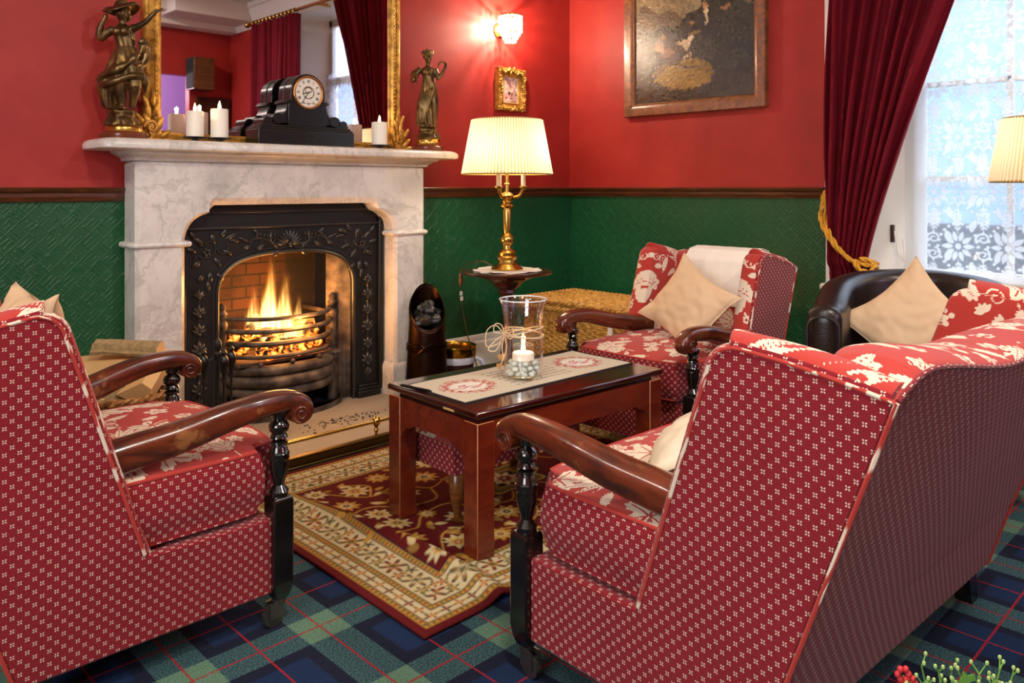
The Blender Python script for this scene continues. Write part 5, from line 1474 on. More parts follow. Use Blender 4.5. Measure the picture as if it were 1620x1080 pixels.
def statue_right(t):
    obj('plinth', G().lathe([(.080, 0), (.083, .005), (.083, .022), (.076, .028), (.07, .032)], 40), M_RMARB, t)
    obj('gilt_ring', G().lathe([(.064, .03), (.070, .034), (.066, .042), (.063, .058), (.066, .064), (.058, .07)], 40), M_BRASS, t)
    g = G(); g.lathe([(.058, .064), (.062, .072), (.050, .088), (.044, .1), (.050, .11), (.050, .122), (.03, .128)], 48, fn=lambda r, a, z: r * (1 + .07 * math.sin(6 * a + z * 80) + .04 * math.sin(13 * a)))
    g.ball((.045, -.02, .085), .014); g.ball((.055, -.01, .075), .012); remesh(obj('rock', g, M_BRONZE, t), .004, 2)
    g = G()
    secs = interp([(-.004, .126, .046, .045), (-.006, .15, .052, .05), (-.004, .20, .053, .05), (.0, .26, .053, .048), (.004, .31, .047, .042), (.004, .355, .039, .036), (.002, .395, .031, .028), (.0, .42, .036, .030), (.0, .443, .039, .027), (-.002, .457, .017, .017)], 44)
    g.rings(drape_geo(secs, .8, 10, .12))
    for k in range(5): g.tube(bez([(.035 - .016 * k, -.036, .34 - .01 * k), (.01 - .012 * k, -.056, .25), (-.028 + .004 * k, -.052, .15 + .012 * k)], 14), .009, 8)
    g.ball((-.013, -.026, .424), .016); g.ball((.013, -.026, .424), .016); g.ball((.02, -.045, .131), (.012, .02, .009))
    g.tube([(-.001, 0, .45), (0, -.002, .484)], [.014, .012], 10)
    g.ball((.0, -.008, .503), (.021, .024, .028)); g.ball((.003, -.032, .50), (.004, .006, .006)); g.ball((-.004, .006, .512), (.027, .027, .024))
    for k in range(12):
        a = 2 * PI * k / 12; g.ball((-.002 + .026 * math.cos(a), -.002 + .026 * math.sin(a), .530 + .008 * math.sin(a * 3)), (.009, .009, .010), 8, 6)
    for (dx, dz) in ((-.03, .545), (-.012, .556), (.012, .552), (.026, .544), (-.038, .53)): g.tube([(dx * .5, 0, .53), (dx, 0, dz)], [.006, .003], 6)
    g.tube(bez([(.036, 0, .442), (.048, -.006, .415), (.056, -.012, .392), (.074, -.016, .415), (.09, -.016, .445)], 16), [.015, .015, .0145, .014, .0135, .013, .013, .012, .012, .011, .0105, .010, .0095, .009, .0085, .008, .008], 10)
    g.ball((.093, -.016, .452), .010)
    for k in range(4): g.tube([(.094, -.016, .456), (.092 + .004 * k, -.02, .466), (.086 + .005 * k, -.024, .472)], .0032, 6)
    g.tube([(.08 + .024 * math.cos(a), -.02, .458 + .022 * math.sin(a)) for a in np.linspace(.6, 3.9, 14)], [.002 + .004 * math.sin(PI * i / 13) for i in range(14)], 6)
    g.tube(bez([(-.036, 0, .442), (-.055, .0, .425), (-.066, -.004, .405), (-.055, -.02, .40)], 12), [.016, .015, .0145, .014, .013, .013, .012, .012, .011, .011, .010, .009, .009], 10)
    g.tube(bez([(-.04, .01, .445), (-.07, .012, .43), (-.082, .012, .40), (-.074, .012, .375)], 12), [.016 + .004 * math.sin(i * 1.4) for i in range(13)], 8)
    remesh(obj('figure', g, M_BRONZE, t), .0036, 3)
statue('bronze_statuette', 'bronze statuette of a woman in a wide hat at the left mantel end', (-2.84, -.125, ZM), statue_left, 0)
statue('bronze_statuette', 'bronze statuette of a woman with a wreath at the right mantel end', (-1.288, -.125, ZM), statue_right, 0)

# ------------------------------------------------------------------ candles on the mantel
def candle(lab, x, y, hgt, r):
    d = thing('candle_dish', 'small black candle dish under the ' + lab[0], 'candle dish', (x, y, ZM), 0, 'candle dishes on the mantel')
    obj('foot', G().lathe([(.030, 0), (.032, .004), (.012, .010), (.012, .016)], 24), M_RAIL, d)
    obj('plate', G().lathe([(.014, .014), (.048, .017), (.052, .021), (.050, .023), (.030, .020)], 32), M_RAIL, d)
    c = thing('pillar_candle', lab[1], 'candle', (x, y, ZM + .0205), 0, 'lit white candles on the mantel')
    obj('wax', G().lathe([(r - .003, 0), (r, .003), (r, hgt - .006), (r - .002, hgt), (r - .006, hgt - .001), (.006, hgt - .009)], 36), M_WAX, c)
    obj('wick', G().tube([(0, 0, hgt - .012), (.001, 0, hgt + .006)], .0012, 6), M_WICK, c)
    obj('flame', flame_geo(.036, .007), M_FLAMEC, c, loc=(0, 0, hgt))
candle(('leftmost candle', 'shorter lit white pillar candle, left of the pair beside the mantel clock'), -2.548, -.115, .112, .036)
candle(('taller left candle', 'taller lit white pillar candle, right of the pair beside the mantel clock'), -2.442, -.12, .128, .037)
candle(('candle right of the clock', 'lit white pillar candle standing alone right of the mantel clock'), -1.607, -.13, .118, .040)

# ------------------------------------------------------------------ mantel clock
ck = thing('mantel_clock', 'black slate mantel clock with round white dial on the mantelpiece', 'clock', (-2.035, -.106, ZM), .0)
obj('base', G().box(-.25, .25, -.065, .065, 0, .072).box(-.245, .245, -.062, .062, .072, .082).box(-.235, .235, -.058, .058, .082, .092), M_SLATE, ck, bevel=.003)
g = G()
for k in range(3):
    q = .03 * (k - 1) * 1.3
    g.tube([(q - .022, -.066, .036), (q, -.066, .056), (q + .022, -.066, .036), (q, -.066, .016)], .0012, 4, True)
obj('incised_band', g, M_OBRASS, ck)
obj('plinth_body', G().box(-.100, .100, -.058, .055, .092, .20).box(-.112, .112, -.063, .058, .196, .204).box(-.106, .106, -.06, .056, .204, .212), M_SLATE, ck, bevel=.003)
arch = [(-.090, .21), (.090, .21)] + [(.090 * math.cos(a), .248 + .090 * math.sin(a)) for a in np.linspace(0, PI, 33)]
obj('drum', G().prism(arch, -.060, .0, axis='y').prism([(x * .96, .21 + (z - .21) * .97) for x, z in arch], 0, .008, axis='y').prism(arch, .008, .058, axis='y'), M_SLATE, ck, bevel=.003, angle=30)
for s in (-1, 1):
    obj('side_roll', G().prism([(s * .148 + .028 * math.cos(a), .122 + .024 * math.sin(a)) for a in np.linspace(0, 2 * PI, 25)[:-1]], -.055, .052, axis='y').prism([(s * .198 + .021 * math.cos(a), .110 + .018 * math.sin(a)) for a in np.linspace(0, 2 * PI, 21)[:-1]], -.052, .05, axis='y').box(min(s * .1, s * .225), max(s * .1, s * .225), -.05, .05, .092, .104), M_SLATE, ck, angle=30)
    obj('scroll_bracket', G().prism([(s * .098, .094)] + [(s * (.100 + .05 * (1 - math.sin(t))), .125 + .09 * (1 - math.cos(t))) for t in np.linspace(0, PI / 2, 12)][::-1] + [(s * .16, .125), (s * .16, .094)], -.05, .05, axis='y'), M_SLATE, ck, bevel=.002, angle=30)
    obj('blue_panel', G().box(s * .1005 - .001, s * .1005 + .001, -.045, -.006, .15, .19).box(s * .1005 - .001, s * .1005 + .001, .012, .048, .15, .19), M_SLATEB, ck, smooth=False)
dz_ = .250
obj('bezel', G().tube([(.0735 * math.cos(a), -.063, dz_ + .0735 * math.sin(a)) for a in np.linspace(0, 2 * PI, 65)[:-1]], .0055, 10, True), mat_brass('copper gilt bezel', 'c98a4a'), ck)
dl = obj('dial', G().prism([(.069 * math.cos(a), dz_ + .069 * math.sin(a)) for a in np.linspace(0, 2 * PI, 65)[:-1]], -.063, -.060, axis='y'), M_DIAL, ck, smooth=False)
g = G()
def stroke3(a, tx, L, w=.0011, sl=0, r0=.0465):     # a stroke of a numeral seated at angle a, offset tx, slant sl
    ca, sa = math.cos(a), math.sin(a)
    def P(x, r): return (r * sa + x * ca, -.0634, dz_ + r * ca - x * sa)
    g.tube([P(tx - sl, r0), P(tx + sl, r0 + L)], w, 4)
NUM = ['XII', 'I', 'II', 'III', 'IIII', 'V', 'VI', 'VII', 'VIII', 'IX', 'X', 'XI']
WD = {'I': .0032, 'V': .0062, 'X': .0062}
for h_, s_ in enumerate(NUM):
    a = 2 * PI * h_ / 12; tot = sum(WD[c] for c in s_); x = -tot / 2
    for c in s_:
        w_ = WD[c]; m = x + w_ / 2
        if c == 'I': stroke3(a, m, .0135)
        elif c == 'V': stroke3(a, m - .0013, .0135, .0011, -.0016); stroke3(a, m + .0013, .0135, .0007, .0016)
        else: stroke3(a, m, .0135, .0011, -.0023); stroke3(a, m, .0135, .0007, .0023)
        x += w_
for i in range(60): stroke3(2 * PI * i / 60, 0, .0025, .0005, 0, .0635)
obj('numerals', g, M_RAIL, dl)
obj('gilt_centre', G().tube([(.028 * math.cos(a), -.0636, dz_ + .028 * math.sin(a)) for a in np.linspace(0, 2 * PI, 41)[:-1]], .0018, 6, True).tube([(.017 * math.cos(a), -.0636, dz_ + .012 + .012 * math.sin(a)) for a in np.linspace(0, 2 * PI, 31)[:-1]], .0016, 6, True), M_OBRASS, dl)
g = G()
for a, L in ((2 * PI * 8.6 / 12, .034), (2 * PI * 36 / 60, .052)): g.tube([(-.010 * math.sin(a), -.0648, dz_ - .010 * math.cos(a)), (L * .5 * math.sin(a), -.0648, dz_ + L * .5 * math.cos(a)), (L * math.sin(a), -.0648, dz_ + L * math.cos(a))], [.0012, .0022, .0008], 6)
g.ball((0, -.0645, dz_), .003, 8, 6); g.ball((.013, -.0625, dz_ - .022), (.0032, .001, .0032), 8, 6); g.ball((-.013, -.0625, dz_ - .022), (.0032, .001, .0032), 8, 6)
obj('hands', g, M_RAIL, dl)

# ------------------------------------------------------------------ wall sconce
sn = thing('crystal_sconce', 'lit crystal drop wall sconce above the little gilt picture', 'wall light', (-.645, 0, 2.03))
obj('backplate', G().lathe([(.045, 0), (.045, .006), (.035, .012), (.012, .018)], 24).move(Matrix.Rotation(PI / 2, 4, 'X')), M_BRASS, sn)
obj('arm', G().tube(bez([(0, -.01, 0), (0, -.05, -.02), (0, -.095, -.01), (0, -.10, .005)], 16), .006, 8), M_BRASS, sn)
obj('rim', G().tube([(.066 * math.cos(a), -.10 + .066 * math.sin(a), .075) for a in np.linspace(0, 2 * PI, 33)[:-1]], .006, 8, True).tube([(.05 * math.cos(a), -.10 + .05 * math.sin(a), -.02) for a in np.linspace(0, 2 * PI, 33)[:-1]], .003, 6, True), M_BRASS, sn)
k = NT('cut crystal'); _t = k.n('ShaderNodeBsdfTransparent'); _l = k.n('ShaderNodeBsdfTranslucent'); _l.inputs[0].default_value = (1, .95, .86, 1); _g = k.n('ShaderNodeBsdfGlossy'); _g.inputs[1].default_value = .05
_m = k.n('ShaderNodeMixShader'); _m.inputs[0].default_value = .5; k.link(_t.outputs[0], _m.inputs[1]); k.link(_l.outputs[0], _m.inputs[2])
_m2 = k.n('ShaderNodeMixShader'); _m2.inputs[0].default_value = .15; k.link(_m.outputs[0], _m2.inputs[1]); k.link(_g.outputs[0], _m2.inputs[2]); k.link(_m2.outputs[0], k.out.inputs[0])
M_CRYST = k.m
g = G()
for i in range(22):
    a = 2 * PI * i / 22
    for j in range(6 + (i % 2) * 2):
        rr_ = .066 if j < 5 else .066 - .012 * (j - 4)
        g.ball((rr_ * math.cos(a), -.10 + rr_ * math.sin(a), .066 - j * .0205), (.007, .007, .0095), 6, 4)
obj('crystal_drops', g, M_CRYST, sn, smooth=False)
obj('bulb', G().lathe([(.008, -.01), (.017, .01), (.019, .025), (.012, .045), (.003, .062)], 16, 0, -.10), M_BULB, sn)

# ------------------------------------------------------------------ small gilt picture and large oil painting
sp = thing('small_gilt_picture', 'small picture in ornate gilt frame on the wall below the sconce', 'picture', (-.562, 0, 0))
def pic_frame(hx, z0, z1, prof): return G().rings([[(-hx + i, y, z0 + i), (hx - i, y, z0 + i), (hx - i, y, z1 - i), (-hx + i, y, z1 - i)] for i, y in prof], False, False)
obj('frame', pic_frame(.116, 1.548, 1.806, [(0, 0), (0, -.03), (.004, -.036), (.016, -.034), (.024, -.024), (.040, -.020), (.048, -.024), (.052, -.014)]), M_GILT, sp, angle=40)
g = G(); rnd = random.Random(9)
for i in range(56):
    u = i / 56 * 4; s_ = int(u); f = u - s_; X, Z = .100, .113
    x, z = ((-X + 2 * X * f, -Z), (X, -Z + 2 * Z * f), (X - 2 * X * f, Z), (-X, Z - 2 * Z * f))[s_]
    gleaf(g, x, 1.677 + z, rnd.random() * 6.3, rnd.uniform(.016, .026), .005, -.034)
obj('carving', g, M_GILT, sp)
PH = photo_raster(.134, .172)
g = G().grid(lambda u, v: (-.067 + .134 * u, -.013, 1.591 + .172 * v), 66, 84)
uvs = np.array([(p[0] + .067, p[2] - 1.591) for p in g.v])
obj('print', g, mat_attr('faded print', .4, spec=.4), sp, colors={'paint': PH.sample(uvs[:, 0], uvs[:, 1])}, smooth=False)
obj('mount', pic_frame(.067, 1.591, 1.763, [(0, -.0135), (.0, -.015), (.012, -.015), (.012, -.0135)]), M_IVORY, sp, smooth=False)
pt = thing('oil_painting', 'dark landscape oil painting with dogs in a plain wooden frame', 'painting', (0, 0, 0))
py0, py1, pz0, pz1 = -.478, -1.418, 1.512, 2.42
def pf(i, x): return [(x, py0 - i, pz0 + i), (x, py1 + i, pz0 + i), (x, py1 + i, pz1 - i), (x, py0 - i, pz1 - i)]
obj('frame', G().rings([pf(i, x) for i, x in ((0, 0), (0, -.035), (.004, -.040), (.045, -.036), (.066, -.026), (.072, -.028), (.078, -.016), (.078, 0))], False, False), M_FRAMEW, pt, angle=30)
cw, ch = abs(py1 - py0) - .152, pz1 - pz0 - .152
PA = painting_raster(cw, ch)
g = G().grid(lambda u, v: (-.017 - .0006 * nz(u * 60, v * 60, 0), py0 - .076 - cw * u, pz0 + .076 + ch * v), 300, 290)
uvs = np.array([(i / 300 * cw, j / 290 * ch) for j in range(291) for i in range(301)])
k = NT('varnished oil paint', .24, spec=.5); k.set('Base Color', k.attr('paint')); k.bump(k.noise(140, 4, rough=.7), .35, .003)
obj('canvas', g, k.m, pt, colors={'paint': PA.sample(uvs[:, 0], uvs[:, 1])}, fix=False)

# ------------------------------------------------------------------ side table with brass lamp
SX, SY, SZ = -1.08, -.52, .65
sd = thing('round_side_table', 'round dark walnut pedestal table in the corner under the brass lamp', 'side table', (SX, SY, 0))
obj('top', G().lathe([(.10, .628), (.215, .632), (.232, .636), (.237, .643), (.232, .649), (.20, .650), (.0, .650)], 64, cap=False), M_SIDE, sd)
obj('bracket', G().lathe([(.035, .52), (.045, .535), (.042, .552), (.062, .565), (.085, .59), (.13, .61), (.135, .628), (.02, .630)], 8), M_SIDE, sd, angle=20)
obj('pedestal', G().lathe([(.026, .10), (.04, .12), (.045, .16), (.03, .19), (.036, .22), (.028, .26), (.024, .38), (.027, .46), (.034, .48), (.026, .49), (.034, .505), (.034, .525)], 24), M_SIDE, sd)
for i in range(3):
    a = i * 2.094 + .9; c_, s_ = math.cos(a), math.sin(a)
    obj('leg', G().tube(bez([(c_ * .02, s_ * .02, .15), (c_ * .09, s_ * .09, .13), (c_ * .16, s_ * .16, .05), (c_ * .20, s_ * .20, .016)], 16), [.026 - .010 * i2 / 16 for i2 in range(17)], 8), M_SIDE, sd)
dl_ = G().rings([[(r * (1 + .07 * math.cos(14 * a)) * math.cos(a) * 1.0, r * (1 + .05 * math.cos(14 * a)) * math.sin(a), z + .003 * math.sin(6 * a + r * 30) * (r > .1)) for a in np.linspace(0, 2 * PI, 113)[:-1]] for r, z in ((.02, .003), (.10, .003), (.165, .004), (.172, .004), (.172, .001), (.02, .0005))], False, False)
o = obj('table_doily', dl_, M_CLOTH, loc=(SX, SY, SZ + .001)); tag(o, 'white scalloped doily under the brass lamp on the round side table', 'doily')
lp = thing('table_lamp', 'brass candelabra table lamp with pleated cream shade, lit, on the side table', 'table lamp', (SX, SY, SZ + .0048))
prof = [(.0, 0), (.082, 0), (.084, .006), (.076, .014), (.060, .024), (.050, .034), (.044, .050), (.050, .060), (.054, .066), (.046, .074), (.048, .088), (.036, .100), (.024, .108), (.022, .125), (.030, .136), (.037, .150), (.037, .166), (.028, .178), (.018, .190), (.021, .21), (.024, .30), (.020, .318), (.036, .326), (.038, .332), (.024, .340), (.026, .352), (.018, .362), (.032, .374), (.036, .384), (.028, .396), (.012, .404), (.011, .44), (.018, .445), (.010, .452), (.009, .50)]
obj('stem', G().lathe(prof, 40), M_BRASS, lp)
RB, RT, ZB2, ZT2 = .232, .180, .497, .777
SC = lp
for i in range(3):
    a = -.775 + PI / 2 * 0 + i * 2.094 + .0; c_, s_ = math.cos(a), math.sin(a)
    A_ = obj('branch', G().tube(bez([(0, 0, .385), (c_ * .03, s_ * .03, .375), (c_ * .065, s_ * .065, .385), (c_ * .085, s_ * .085, .425)], 18), [.009] * 19, 8).lathe([(.012, .415), (.022, .425), (.024, .431), (.012, .435)], 16, c_ * .085, s_ * .085), M_BRASS, lp)
    obj('candle_tube', G().lathe([(.012, .432), (.012, .53)], 16, c_ * .085, s_ * .085), M_IVORY, A_)
    obj('bulb', G().lathe([(.009, .53), (.017, .55), (.018, .565), (.011, .585), (.003, .60)], 14, c_ * .085, s_ * .085), M_BULB, A_)
def shade_geo(rb, rt, z0, z1, pleats=84):
    rows = []
    for j in range(5):
        v = j / 4; r = rb + (rt - rb) * v
        rows.append([((r + (.0075 if i % 2 else -.0045)) * math.cos(2 * PI * i / (2 * pleats)), (r + (.0075 if i % 2 else -.0045)) * math.sin(2 * PI * i / (2 * pleats)), z0 + (z1 - z0) * v) for i in range(2 * pleats)])
    return G().rings(rows, False, False)
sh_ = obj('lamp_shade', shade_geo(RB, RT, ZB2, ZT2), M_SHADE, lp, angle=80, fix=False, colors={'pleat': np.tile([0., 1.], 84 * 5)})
obj('shade_trim', G().tube([(RB * math.cos(a), RB * math.sin(a), ZB2) for a in np.linspace(0, 2 * PI, 97)[:-1]], .0045, 6, True).tube([(RT * math.cos(a), RT * math.sin(a), ZT2) for a in np.linspace(0, 2 * PI, 81)[:-1]], .004, 6, True), simple('gold braid', 'a8873e', .7), sh_)
cpts = bez([(-.06, .03, .012), (-.11, .07, .045), (-.150, .135, .03), (-.172, .166, -.004), (-.174, .170, -.06), (-.172, .168, -.15), (-.150, .14, -.34), (-.115, .10, -.52), (-.10, .09, -.64)], 60)
cd = obj('lamp_cord', G().tube(cpts, .003, 8), M_OBRASS, lp)
def at_path(i): return cpts[i]
obj('inline_switch', G().box(-.181, -.165, .160, .178, -.085, -.022), M_STOOLW, cd, bevel=.004)
obj('tag', G().box(-.181, -.163, .1655, .1675, -.135, -.113).box(-.178, -.160, .164, .166, -.162, -.140), M_CLOTH, cd, smooth=False)

# ------------------------------------------------------------------ willow hamper
hm = thing('wicker_hamper', 'golden willow hamper with a braided lid behind the far armchair', 'hamper', (0, 0, 0))
hx0, hx1, hy0, hy1 = -.69, -.25, -1.12, -.26
def weave(u, v, w=.013, st=.034):
    row = int(v / w); return .0035 * math.cos(PI * (u / st + row)) + .0035 * abs(math.sin(PI * v / w)) + .0012 * nz(u, v, 3, 25)
g = G()
HH = .395
g.grid(lambda a, b: (hx0 - weave(a * (hy1 - hy0), b * HH), hy0 + (hy1 - hy0) * a, .002 + HH * b), 260, 120)
g.grid(lambda a, b: (hx0 + (hx1 - hx0) * a, hy0 - weave(a * .44, b * HH), .002 + HH * b), 110, 90)
g.grid(lambda a, b: (hx0 + (hx1 - hx0) * a, hy1 + weave(a * .44, b * HH), .002 + HH * b), 110, 90)
g.box(hx0 + .004, hx1, hy0 + .004, hy1 - .004, .002, HH)
obj('body', g, M_HAMPER, hm, fix=False)
g = G()
lx0, lx1, ly0, ly1 = hx0 - .015, hx1 + .012, hy0 - .015, hy1 + .015
g.grid(lambda a, b: (lx0 + (lx1 - lx0) * a, ly0 + (ly1 - ly0) * b, .448 + .012 * (1 - (2 * a - 1) ** 2) * (1 - (2 * b - 1) ** 2) + weave(b * .9, a * .46)), 120, 260)
g.box(lx0, lx1, ly0, ly1, .412, .447)
ld = obj('lid', g, M_HAMPER, hm, fix=False)
def braid(p0, p1, z, n):
    gg = G(); p0, p1 = Vector(p0), Vector(p1)
    for s_ in range(3):
        gg.tube([p0 + (p1 - p0) * (i / n) + Vector((.009 * math.cos(i * .55 + s_ * 2.09), .009 * math.cos(i * .55 + s_ * 2.09) * .3, .009 * math.sin(i * .55 + s_ * 2.09))) for i in range(n + 1)], .0075, 6)
    return gg
for a, b, n in (((lx0, ly0, .445), (lx0, ly1, .445), 110), ((lx0, ly1, .445), (lx1, ly1, .445), 56), ((lx1, ly1, .445), (lx1, ly0, .445), 110), ((lx0, ly0, .445), (lx1, ly0, .445), 56), ((lx0 - .004, ly0, .408), (lx0 - .004, ly1, .408), 110)):
    obj('braid', braid(a, b, 0, n), M_HAMPER, ld)
obj('clasp', G().box(lx0 - .020, lx0 - .008, -.93, -.90, .28, .43).tube([(lx0 - .02 , -.915 + .02 * math.cos(a), .30 + .02 * math.sin(a)) for a in np.linspace(0, 2 * PI, 17)[:-1]], .004, 6, True), M_CLOTH, hm, bevel=.002)

# ------------------------------------------------------------------ coal scuttle
cs = thing('coal_scuttle', 'tall dark copper coal scuttle with slanted mouth beside the fireplace', 'coal scuttle', (-1.455, -.325, .012), -.75)
def scut(r0, inner=0):
    rows = []
    for j in range(25):
        v = j / 24; row = []
        for i in range(48):
            a = 2 * PI * i / 48
            zt = .455 + .105 * math.sin(a) - .018 * math.cos(a)       # local +y is the back, -y faces us
            z = (.004 if inner == 0 else .02) + (zt - .004 - (0 if inner == 0 else .0)) * v
            r = (.114 - .030 * (z / .5)) - inner
            row.append((r * math.cos(a), r * math.sin(a), z))
        rows.append(row)
    return rows
ou, inn = scut(0), scut(0, .004)
obj('body', G().rings(ou + inn[::-1]), M_COPPER, cs, angle=60)
obj('rolled_rim', G().tube([p for p in ou[-1]], .0045, 8, True), M_COPPER, cs)
for z, r in ((.262, .101), (.275, .1005), (.288, .0995)): obj('band', G().tube([(r * math.cos(a), r * math.sin(a), z + .006 * math.sin(a * 2 + z * 60)) for a in np.linspace(0, 2 * PI, 49)[:-1]], .0042, 6, True), M_COPPER, cs)
obj('knot', G().tube(bez([(-.03, -.100, .25), (-.01, -.108, .27), (.015, -.106, .285), (.035, -.098, .30)], 16), .008, 8).tube(bez([(-.02, -.10, .29), (.0, -.108, .275), (.02, -.104, .262)], 12), .007, 8), M_COPPER, cs)
rnd = random.Random(31)
for i, (x, y, z, k) in enumerate(((-.03, .02, .43, .040), (.03, .03, .425, .042), (.0, -.035, .40, .040), (.045, -.02, .40, .034), (-.04, -.03, .395, .034), (.0, .03, .465, .036), (.02, -.005, .445, .032), (-.02, .0, .46, .030))):
    g = G(); lump(g, (0, 0, 0), (k, k * .9, k * .8), i + 40, .4)
    W_ = Matrix.Translation((-1.455, -.325, .012)) @ Matrix.Rotation(-.75, 4, 'Z') @ Vector((x, y, z))
    tag(obj('coal_lump', g, M_COAL, loc=W_, angle=30), 'lump of black coal heaped in the mouth of the copper scuttle', 'coal', 'coal in the scuttle')

# brass rimmed bin with liner
bn = thing('waste_bin', 'small maroon waste bin with brass rim and white liner beside the scuttle', 'waste bin', (-1.225, -.285, 0))
obj('body', G().lathe([(.078, .001), (.080, .004), (.094, .185), (.090, .185), (.076, .008), (.0, .008)], 40, cap=False), M_MAROON, bn)
obj('liner', G().lathe([(.097, .160), (.100, .175), (.099, .195), (.094, .20), (.090, .19), (.085, .12), (.07, .02)], 48, cap=False, fn=lambda r, a, z: r * (1 + .02 * math.sin(9 * a + z * 60) + (.02 * math.sin(23 * a) if z < .17 else 0))).tube(bez([(.085, -.06, .175), (.10, -.08, .17), (.115, -.09, .14), (.12, -.10, .12)], 10), [.014, .012, .010, .009, .012, .013, .012, .010, .008, .006, .004], 8), M_PLAST, bn)
obj('rim', G().lathe([(.100, .196), (.103, .198), (.103, .238), (.106, .242), (.105, .25), (.100, .252), (.092, .248), (.088, .24), (.092, .2)], 48, cap=False), mat_brass('yellow brass rim', 'c99a38', .22), bn)

# ------------------------------------------------------------------ log basket and fire tools
lb = thing('log_basket', 'round willow basket of logs left of the hearth', 'log basket', (-2.965, -.415, 0))
g = G(); ns = 18
for i in range(ns):
    a = 2 * PI * i / ns; g.tube([((.15 + .045 * v) * math.cos(a), (.15 + .045 * v) * math.sin(a), .005 + .335 * v) for v in np.linspace(0, 1, 6)], .005, 6)
obj('stakes', g, M_BASKET, lb)
g = G()
for r_ in range(26):
    v = r_ / 25; R0 = .15 + .045 * v
    g.tube([((R0 + .006 * math.cos(ns * a / 2 + PI * r_) + .002 * math.sin(a * 5 + r_)) * math.cos(a), (R0 + .006 * math.cos(ns * a / 2 + PI * r_)) * math.sin(a), .01 + .32 * v + .003 * math.sin(a * 3 + r_ * 1.7)) for a in np.linspace(0, 2 * PI, 91)[:-1]], .0058, 6, True)
obj('weave', g, M_BASKET, lb)
obj('base', G().lathe([(.148, .002), (.148, .012)], 32), M_BASKET, lb)
obj('rim', G().tube([((.198 + .005 * math.cos(a * 20)) * math.cos(a), (.198 + .005 * math.cos(a * 20)) * math.sin(a), .340 + .006 * math.sin(a * 20)) for a in np.linspace(0, 2 * PI, 161)[:-1]], .008, 6, True).tube([((.198 - .005 * math.cos(a * 20)) * math.cos(a), (.198 - .005 * math.cos(a * 20)) * math.sin(a), .343 - .006 * math.sin(a * 20)) for a in np.linspace(0, 2 * PI, 161)[:-1]], .008, 6, True), M_BASKET, lb)
def split_log(label, c, yaw, pitch, roll_, L, sec, bark_from):
    """sec: section polygon; sides with index >= bark_from carry bark"""
    n = len(sec); rows = []
    for j in range(13):
        x = -L / 2 + L * j / 12; k = 1 + .05 * nz(x * 8, c[0] * 9, 0)
        rows.append([(x, a * k + .003 * nz(x * 20, a * 30, b * 30), b * k + .003 * nz(x * 17, b * 33, a * 21)) for a, b in sec])
    g = G().rings(rows)
    g.m = [1 if (f < 12 * n and (f % n) >= bark_from) else 0 for f in range(len(g.f))]
    o = obj('split_log', g, [M_LOGIN, M_BARK], angle=25)
    o.matrix_world = Matrix.Translation(c) @ Matrix.Rotation(yaw, 4, 'Z') @ Matrix.Rotation(pitch, 4, 'Y') @ Matrix.Rotation(roll_, 4, 'X')
    return tag(o, label, 'log', 'split logs in the basket')
half = [(-.048, 0), (.048, 0)] + [(.048 * math.cos(a) * (1 + .12 * math.sin(a * 9)), .038 * math.sin(a) * (1 + .12 * math.sin(a * 9))) for a in np.linspace(.25, PI - .25, 13)]
wedge = [(-.06, -.03), (.06, -.03), (.01, .06), (-.03, .055)]
split_log('bark-covered half log lying across the top of the log basket', (-2.935, -.455, .485), -.70, .06, .12, .225, half, 1)
split_log('large pale split log end-on in the middle of the log basket', (-2.995, -.40, .415), -.55, -.05, .1, .30, [(-.07, -.045), (.07, -.045), (.06, .045), (-.06, .05)], 9)
split_log('pale wedge log leaning at the right side of the log basket', (-2.875, -.475, .385), .9, -.35, .6, .24, wedge, 9)
split_log('small brown log low at the left of the log basket', (-3.02, -.47, .345), -.2, .1, 0, .22, [(-.04, -.035), (.04, -.035), (.035, .035), (-.035, .035)], 2)
split_log('pale split log deep in the middle of the basket', (-2.95, -.41, .30), .5, 0, .4, .26, wedge, 3)
split_log('short log standing against the right of the basket', (-2.885, -.365, .30), 1.5, -1.1, 0, .22, [(-.04, -.04), (.04, -.04), (.045, .03), (-.03, .045)], 9)
split_log('log lying on the bottom of the basket', (-2.96, -.42, .10), .2, 0, 0, .24, [(-.07, -.06), (.07, -.06), (.07, .06), (-.07, .06)], 9)
split_log('second log lying on the first at the bottom of the basket', (-2.97, -.42, .19), 1.4, 0, .2, .24, [(-.06, -.03), (.06, -.03), (.05, .035), (-.05, .035)], 9)
ft = thing('fire_tool_stand', 'black and brass fire tool stand at the left of the hearth', 'fire tools', (-2.565, -.375, .012))
obj('base', G().lathe([(.065, 0), (.068, .006), (.06, .014), (.02, .022), (.012, .035)], 24), M_IRON, ft)
obj('post', G().lathe([(.007, .02), (.007, .38), (.016, .385), (.018, .40), (.010, .41), (.016, .43), (.014, .45), (.003, .462)], 14), M_IRON, ft)
obj('crown', G().tube([(-.05, 0, .375), (0, 0, .385), (.05, 0, .375)], .005, 8).tube([(0, -.05, .375), (0, 0, .385), (0, .05, .375)], .005, 8), M_IRON, ft)
